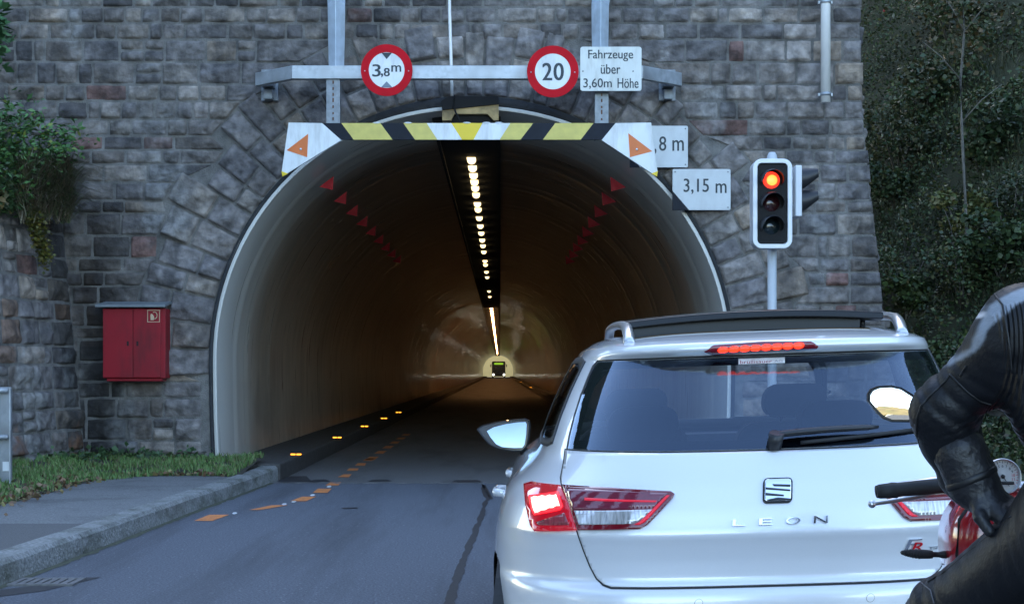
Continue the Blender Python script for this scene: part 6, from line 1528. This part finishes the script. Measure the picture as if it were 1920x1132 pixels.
# ================================================================ rider: one continuous surface from blended tapering limbs
def sdf_mesh(parts, lo, hi, h):
    """parts: (p, q, r0, r1, blend, carve); returns verts and quads of the blended surface (surface nets)."""
    lo = np.array(lo, float); nn = np.ceil((np.array(hi) - lo) / h).astype(int) + 1
    ax = [lo[i] + h * np.arange(nn[i]) for i in range(3)]
    Fv = np.full(nn, 9.0, dtype=np.float32)
    for (p, q, r0, r1, k) in parts:
        p = np.array(p, float); q = np.array(q, float); m_ = max(r0, r1) + k + 3 * h + .02
        s = [slice(max(0, int((min(p[i], q[i]) - m_ - lo[i]) / h)), min(nn[i], int((max(p[i], q[i]) + m_ - lo[i]) / h) + 2)) for i in range(3)]
        if any(x.start >= x.stop for x in s): continue
        X, Y, Z = np.meshgrid(ax[0][s[0]], ax[1][s[1]], ax[2][s[2]], indexing='ij'); d = q - p; L2 = max(1e-9, d @ d)
        t = np.clip(((X - p[0]) * d[0] + (Y - p[1]) * d[1] + (Z - p[2]) * d[2]) / L2, 0, 1)
        D = np.sqrt((X - p[0] - t * d[0]) ** 2 + (Y - p[1] - t * d[1]) ** 2 + (Z - p[2] - t * d[2]) ** 2) - (r0 + (r1 - r0) * t)
        A = Fv[s[0], s[1], s[2]]; hh = np.clip(.5 + .5 * (A - D) / k, 0, 1); Fv[s[0], s[1], s[2]] = A + (D - A) * hh - k * hh * (1 - hh)
    ins = Fv < 0; c = [slice(0, -1), slice(1, None)]
    acc = np.zeros(tuple(np.array(nn) - 1) + (3,)); cnt = np.zeros(tuple(np.array(nn) - 1))
    for axis in range(3):
        for a in (0, 1):
            for b_ in (0, 1):
                o = [0, 0, 0]; oth = [i for i in range(3) if i != axis]; o[oth[0]] = a; o[oth[1]] = b_
                s0 = [c[o[i]] if i != axis else c[0] for i in range(3)]; s1 = [c[o[i]] if i != axis else c[1] for i in range(3)]
                f0, f1 = Fv[tuple(s0)], Fv[tuple(s1)]; cr = (f0 < 0) != (f1 < 0); t = np.where(cr, f0 / np.where(cr, f0 - f1, 1), 0)
                pt = np.zeros(acc.shape); pt[..., axis] = t; pt[..., oth[0]] = a; pt[..., oth[1]] = b_
                acc += pt * cr[..., None]; cnt += cr
    act = cnt > 0; ids = np.full(act.shape, -1, dtype=np.int64); ids[act] = np.arange(act.sum()); ijk = np.argwhere(act)
    V = lo + h * (ijk + acc[act] / cnt[act][:, None]); Q = []
    for axis in range(3):
        o1, o2 = [i for i in range(3) if i != axis]
        s0 = [slice(1, -1)] * 3; s0[axis] = slice(0, -1); s1 = list(s0); s1[axis] = slice(1, None)
        f0, f1 = ins[tuple(s0)], ins[tuple(s1)]; idx = np.argwhere(f0 != f1)
        if len(idx) == 0: continue
        flip = f0[tuple(idx.T)]; base = idx.copy(); base[:, o1] += 1; base[:, o2] += 1
        def g(d1, d2): b2 = base.copy(); b2[:, o1] -= d1; b2[:, o2] -= d2; return ids[tuple(b2.T)]
        q = np.stack([g(1, 1), g(0, 1), g(0, 0), g(1, 0)], 1); fl = flip if axis != 1 else ~flip
        q[~fl] = q[~fl][:, ::-1]; Q.append(q)
    Q = np.concatenate(Q); return V, Q[(Q >= 0).all(1)]
def relax(V, Q, n=2):
    E = np.concatenate([Q[:, [0, 1]], Q[:, [1, 2]], Q[:, [2, 3]], Q[:, [3, 0]]]); E = np.concatenate([E, E[:, ::-1]])
    for _ in range(n):
        s = np.zeros_like(V); c = np.zeros(len(V)); np.add.at(s, E[:, 0], V[E[:, 1]]); np.add.at(c, E[:, 0], 1); V = .5 * V + .5 * s / np.maximum(c, 1)[:, None]
    return V
def vnormals(V, Q):
    N_ = np.cross(V[Q[:, 2]] - V[Q[:, 0]], V[Q[:, 3]] - V[Q[:, 1]]); o = np.zeros_like(V)
    for k in range(4): np.add.at(o, Q[:, k], N_)
    return o / (np.linalg.norm(o, axis=1, keepdims=True) + 1e-12)
YR_ = 2.92
sh = (1.035, 2.90, 1.385); el = px(1768, 772, 3.02); wrp = px(1808, 893, 3.07)
shr = (1.43, 2.92, 1.39); elr = (1.60, 3.05, 1.2); wrr = (1.55, 3.3, 1.06)
hip = (1.13, 2.82, 1.0); kn = px(1772, 1152, 3.16); an = (1.0, 2.84, .44)
hipr = (1.33, 2.82, 1.0); knr = (1.52, 3.0, .55); anr = (1.56, 2.85, .12)
parts = [((1.16, 2.80, 1.0), (1.30, 2.80, 1.0), .15, .15, .06), ((1.23, 2.80, 1.02), (1.225, 2.88, 1.25), .165, .175, .08), ((1.13, 2.89, 1.27), (1.34, 2.9, 1.27), .135, .135, .08),
         ((1.10, 2.91, 1.37), (1.36, 2.92, 1.37), .085, .085, .07), ((1.23, 2.94, 1.42), (1.225, 2.99, 1.53), .07, .062, .05), ((1.222, 3.0, 1.55), (1.222, 3.03, 1.68), .085, .095, .03),
         (sh, (sh[0] - .02, sh[1] - .0, sh[2] - .03), .074, .074, .06), (sh, el, .072, .056, .05), (el, (el[0] + .02, el[1] + .02, el[2] - .06), .058, .058, .03), (el, wrp, .060, .048, .03), (wrp, px(1822, 918, 3.04), .05, .044, .02),
         (shr, elr, .077, .058, .05), (elr, wrr, .057, .038, .03),
         (hip, kn, .118, .076, .06), (kn, an, .074, .05, .04), (an, (an[0], an[1] + .02, an[2] - .06), .045, .045, .02), (hipr, knr, .115, .075, .06), (knr, anr, .073, .05, .04)]
V, Q = sdf_mesh(parts, (.72, 2.5, .05), (1.85, 3.5, 1.85), .0068)
V = relax(V, Q, 3); N_ = vnormals(V, Q)
def seg_t(V, a, b_):
    a = np.array(a); d = np.array(b_) - a; t = ((V - a) @ d) / (d @ d); tc_ = np.clip(t, 0, 1); dist = np.linalg.norm(V - a - tc_[:, None] * d, axis=1); return t, dist
disp = np.zeros(len(V))
ta, da = seg_t(V, sh, el); tf, df_ = seg_t(V, el, wrp); tk, dk = seg_t(V, hip, kn)
for i, v in enumerate(V):                                    # leather: creases that bunch at elbow, wrist, armpit and knee
    n1 = mnoise.noise((v[0] * 9, v[1] * 9, v[2] * 9)); n2 = mnoise.noise((v[0] * 22 + 4, v[1] * 22, v[2] * 30))
    d = .0035 * n1 + .0012 * n2
    if df_[i] < .12 and 0 < tf[i] < 1.05:
        w = max(0, 1 - abs(tf[i] - .02) / .32) + .5 * max(0, (tf[i] - .62) / .38); d += .004 * w * (abs(math.sin(tf[i] * 34 + 3 * n1 + v[0] * 20)) - .5)
    if da[i] < .13 and 0 < ta[i] < 1: w = max(0, (ta[i] - .45) / .55) + .35; d += .004 * w * (abs(math.sin(ta[i] * 19 + 3.4 * n1 - v[2] * 14)) - .5)
    if dk[i] < .16 and 0 < tk[i] < 1.1: w = .55 + max(0, (tk[i] - .6) / .4); d += .0035 * w * (abs(math.sin(tk[i] * 24 + 3 * n1 + v[1] * 9)) - .5)
    disp[i] = d
V = V + N_ * disp[:, None]; N_ = vnormals(V, Q)
def sdist(P, poly):                                          # signed distance of XZ points to an outline
    d = np.full(len(P), 9.0)
    for i in range(len(poly)):
        a = np.array(poly[i]); b_ = np.array(poly[(i + 1) % len(poly)]); e = b_ - a; t = np.clip(((P - a) @ e) / (e @ e), 0, 1); d = np.minimum(d, np.linalg.norm(P - a - t[:, None] * e, axis=1))
    ins = np.array([inpoly(p[0], p[1], poly) for p in P]); return np.where(ins, d, -d)
def xz(P, Y): return [pz(x, y, Y) for x, y in P]
PX = V[:, [0, 2]]; facing = N_[:, 1] < .25
grey_p = xz([(1990, 522), (1940, 534), (1905, 546), (1884, 558), (1868, 572), (1858, 592), (1849, 610), (1842, 632), (1839, 650), (1828, 664), (1812, 684), (1813, 687), (1832, 670), (1846, 655), (1852, 640), (1857, 620), (1866, 607), (1884, 590), (1905, 570), (1935, 556), (1990, 545)], 2.84)
tor_p = xz([(1884, 592), (1905, 572), (1990, 548), (1990, 1010), (1905, 830), (1902, 700), (1896, 650)], 2.8)
white_p = xz([(1828, 612), (1834, 595), (1844, 587), (1856, 584), (1853, 592), (1842, 598), (1836, 614)], 2.86)
def amt(poly, soft=.004): return np.clip(sdist(PX, poly) / soft + .5, 0, 1) * facing
gv, tv, wv_ = amt(grey_p), amt(tor_p, .01), amt(white_p, .003); None
def leather():
    m = mat("black_riding_leather", (.006, .0065, .0085), .47, var=.3, scale=9, bump=.14, bscale=110, spec=.38)
    N = m.node_tree.nodes; L = m.node_tree.links; b = N["Principled BSDF"]; src = b.inputs["Base Color"].links[0].from_socket
    for nm, c in (("panel", (.24, .265, .3)), ("emblem", (.62, .6, .6))):
        at = N.new("ShaderNodeAttribute"); at.attribute_name = nm; mx = N.new("ShaderNodeMix"); mx.data_type = 'RGBA'
        L.new(at.outputs["Fac"], mx.inputs[0]); L.new(src, mx.inputs[6]); mx.inputs[7].default_value = (*c, 1); src = mx.outputs[2]
    L.new(src, b.inputs["Base Color"])
    # ribbed stretch panel on the side of the torso
    at = N.new("ShaderNodeAttribute"); at.attribute_name = "ribs"; tc = N.new("ShaderNodeTexCoord"); wv = N.new("ShaderNodeTexWave"); wv.wave_type = 'BANDS'; wv.bands_direction = 'X'; wv.inputs["Scale"].default_value = 42
    L.new(tc.outputs["Object"], wv.inputs["Vector"]); mu = N.new("ShaderNodeMath"); mu.operation = 'MULTIPLY'; L.new(wv.outputs["Fac"], mu.inputs[0]); L.new(at.outputs["Fac"], mu.inputs[1])
    bp_ = N.new("ShaderNodeBump"); bp_.inputs["Strength"].default_value = .9; bp_.inputs["Distance"].default_value = .006; L.new(mu.outputs[0], bp_.inputs["Height"])
    old = b.inputs["Normal"].links[0].from_socket; L.new(old, bp_.inputs["Normal"]); L.new(bp_.outputs[0], b.inputs["Normal"]); return m
M['leather'] = leather()
rider = empty("person", (1.2, 2.9, 0), "motorcyclist in black leathers with grey shoulder panel, gloved hand on thigh, astride red motorcycle", "person")
mesh_obj("body", V, Q, M['leather'], rider, smooth=True, attr={"panel": gv, "emblem": wv_, "ribs": tv})
# seams: raised piping lying on the leather
from mathutils.bvhtree import BVHTree
bvh = BVHTree.FromPolygons([tuple(v) for v in V], [tuple(int(i) for i in q) for q in Q])
def piping(pts, name, m, r=.0022, lift=.001):
    out = []
    for i in range(len(pts) - 1):
        for t in np.linspace(0, 1, 7)[:-1 if i < len(pts) - 2 else None]:
            x = pts[i][0] + (pts[i + 1][0] - pts[i][0]) * t; y = pts[i][1] + (pts[i + 1][1] - pts[i][1]) * t
            o = Vector((0, 0, CAMZ)); d = Vector(((x - CX) / F, 1, -(y - CY) / F)).normalized(); h_ = bvh.ray_cast(o, d)
            if h_[0] is not None: out.append(h_[0] + h_[1] * lift * (1 if h_[1].y < 0 else -1))
    if len(out) > 2: g = MB(); g.tube(out, r, 6); return g.build(name, m, rider)
M['seam'] = mat("leather_seam", (.008, .008, .009), .5); M['seam_pale'] = mat("grey_seam_stitch", (.1, .1, .11), .6)
piping([(1781, 701), (1772, 716), (1748, 738), (1728, 760), (1719, 785), (1719, 815), (1727, 850), (1740, 880), (1752, 905)], "seam", M['seam'])
piping([(1781, 701), (1795, 715), (1815, 735), (1838, 752), (1860, 758)], "seam", M['seam'])
piping([(1812, 686), (1800, 705)], "seam", M['seam']); piping([(1716, 795), (1717, 812)], "seam", M['seam_pale'], .0012)
piping([(1862, 543), (1868, 556), (1880, 572), (1884, 592), (1892, 640), (1898, 700)], "seam", M['seam'])
piping([(1895, 968), (1850, 1005), (1800, 1046), (1770, 1072), (1740, 1090)], "seam", M['seam']); piping([(1725, 1090), (1745, 1106), (1752, 1131)], "seam", M['seam_pale'], .0015)
# gloves: five fingers each
def glove(w0, kn_dir, up_dir, L, name, curl, thumb_side, arm):
    w0 = np.array(w0, float); f = np.array(kn_dir, float); f /= np.linalg.norm(f); u = np.array(up_dir, float); u -= f * (u @ f); u /= np.linalg.norm(u); s_ = np.cross(f, u)
    P = []; pl = .085 * L
    for i, o in enumerate((-.03, -.01, .01, .03)): P.append((w0 + s_ * o * .55, w0 + f * pl + s_ * o, .019, .0165, .016))
    ar = np.array(arm, float) - w0; ar /= np.linalg.norm(ar); P.append((w0 + ar * .085, w0 + ar * .015, .054, .047, .015)); P.append((w0 + ar * .02, w0 + f * .02, .042, .03, .03))   # cuff
    for i, (o, ln) in enumerate(((-.032, .068), (-.011, .078), (.011, .073), (.032, .058))):
        a = w0 + f * pl + s_ * o * L; d = f.copy(); r_ = .0132 if i < 3 else .0115
        for k, (fr_, cu) in enumerate(((.45, curl), (.3, curl * 1.15), (.25, curl * .9))):
            c_, n_ = math.cos(cu), math.sin(cu); nd = f * 0; 
            ang = cu * (k + 1) * .8; d = f * math.cos(ang) - u * math.sin(ang); b_ = a + d * ln * L * fr_; P.append((a, b_, r_, r_ * .93, .006)); P.append((a, a + u * .004, r_ * 1.05, r_ * .8, .006)); a = b_; r_ *= .93
    a = w0 + f * .02 + s_ * thumb_side * .028; b_ = a + f * .03 + s_ * thumb_side * .025 - u * .012; c_ = b_ + f * .032 + s_ * thumb_side * .006 - u * .012
    P.append((a, b_, .016, .0125, .012)); P.append((b_, c_, .0125, .0105, .006)); P.append((w0 + f * pl * .8 + u * .004 - s_ * .02, w0 + f * pl * .8 + u * .004 + s_ * .02, .014, .013, .01))
    allp = np.array([p[0] for p in P] + [p[1] for p in P]); V, Q = sdf_mesh(P, allp.min(0) - .06, allp.max(0) + .06, .0033); V = relax(V, Q, 2); N2 = vnormals(V, Q)
    V = V + N2 * np.array([.0018 * mnoise.noise(v * 42) + .001 * (1 - 2 * abs(mnoise.noise(v * 75))) for v in V])[:, None]
    o = mesh_obj(name, V, Q, M['glove'], rider, smooth=True)
    g = MB()
    for oo in (-.031, -.0105, .0105, .031): c = w0 + f * pl + s_ * oo + u * .0145; g.ball(tuple(c), (.0085, .0085, .006), 10)
    c = w0 + f * .03 + u * .019; g.ball(tuple(c), (.02, .02, .008), 14); g.build("knuckle_guard", M['plastic'], o)
    g = MB(); q1 = w0 + ar * .03; e1 = np.cross(ar, u); e1 /= np.linalg.norm(e1); e2 = np.cross(ar, e1); ring_ = [q1 + (e1 * math.cos(a) + e2 * math.sin(a)) * .0495 for a in np.linspace(0, 2 * math.pi, 25)]; g.tube([tuple(p) for p in ring_], .006, 8, flat=1.6); g.build("cuff_strap", M['seam'], o)
    return o
M['glove'] = mat("black_glove_leather", (.016, .016, .018), .42, var=.3, scale=30, bump=.15, bscale=140, spec=.45)
gw = Vector(px(1832, 922, 3.0)); gk = Vector(px(1893, 962, 2.95)) - gw
glove(gw, gk, (.35, -.7, .66), 1.15, "glove", .5, 1, el)
glove(wrr, (-.1, .45, -.3), (.1, .3, 1), 1.0, "glove", .75, -1, elr)
# helmet, boots
g = MB(); hc = (1.262, 3.02, 1.67); g.ball(hc, (.135, .155, .15), 32); 
hm = g.build("helmet", mat("black_helmet", (.02, .022, .03), .15, coat=1.0), rider)
g = MB(); V = []; n1, n2 = 8, 18
for i in range(n1 + 1):
    for j in range(n2 + 1):
        a = R_(20 + 140 * j / n2); e = R_(-18 + 42 * i / n1); V.append((hc[0] + .138 * math.cos(a) * math.cos(e), hc[1] + .158 * math.sin(a) * math.cos(e), hc[2] + .153 * math.sin(e)))
g.add(V, [(i * (n2 + 1) + j, i * (n2 + 1) + j + 1, (i + 1) * (n2 + 1) + j + 1, (i + 1) * (n2 + 1) + j) for i in range(n1) for j in range(n2)], 0, True); g.build("visor", M['frit'], hm)
g = MB(); g.tube([(hc[0] - .098, hc[1] + .03, hc[2] - .075), (hc[0] - .075, hc[1] + .11, hc[2] - .09), (hc[0], hc[1] + .145, hc[2] - .095), (hc[0] + .075, hc[1] + .11, hc[2] - .09), (hc[0] + .098, hc[1] + .03, hc[2] - .075)], .036, 12); g.build("chin_bar", M['plastic'], hm)
for (c, t) in ((an, (an[0] - .03, an[1] + .2, an[2] - .08)), (anr, (anr[0] + .04, anr[1] + .2, .04))):
    c = np.array(c); t = np.array(t); heel = c + np.array([0, -.03, -.07])
    Pb = [(c + np.array([0, 0, .14]), c, .062, .055, .02), (c, heel, .052, .04, .02), (heel, t, .042, .036, .02)]; al = np.array([p[0] for p in Pb] + [p[1] for p in Pb]); V, Q = sdf_mesh(Pb, al.min(0) - .09, al.max(0) + .09, .007); V = relax(V, Q, 2)
    V[:, 2] = np.maximum(V[:, 2], .004); mesh_obj("boot", V, Q, M['glove'], rider, smooth=True)
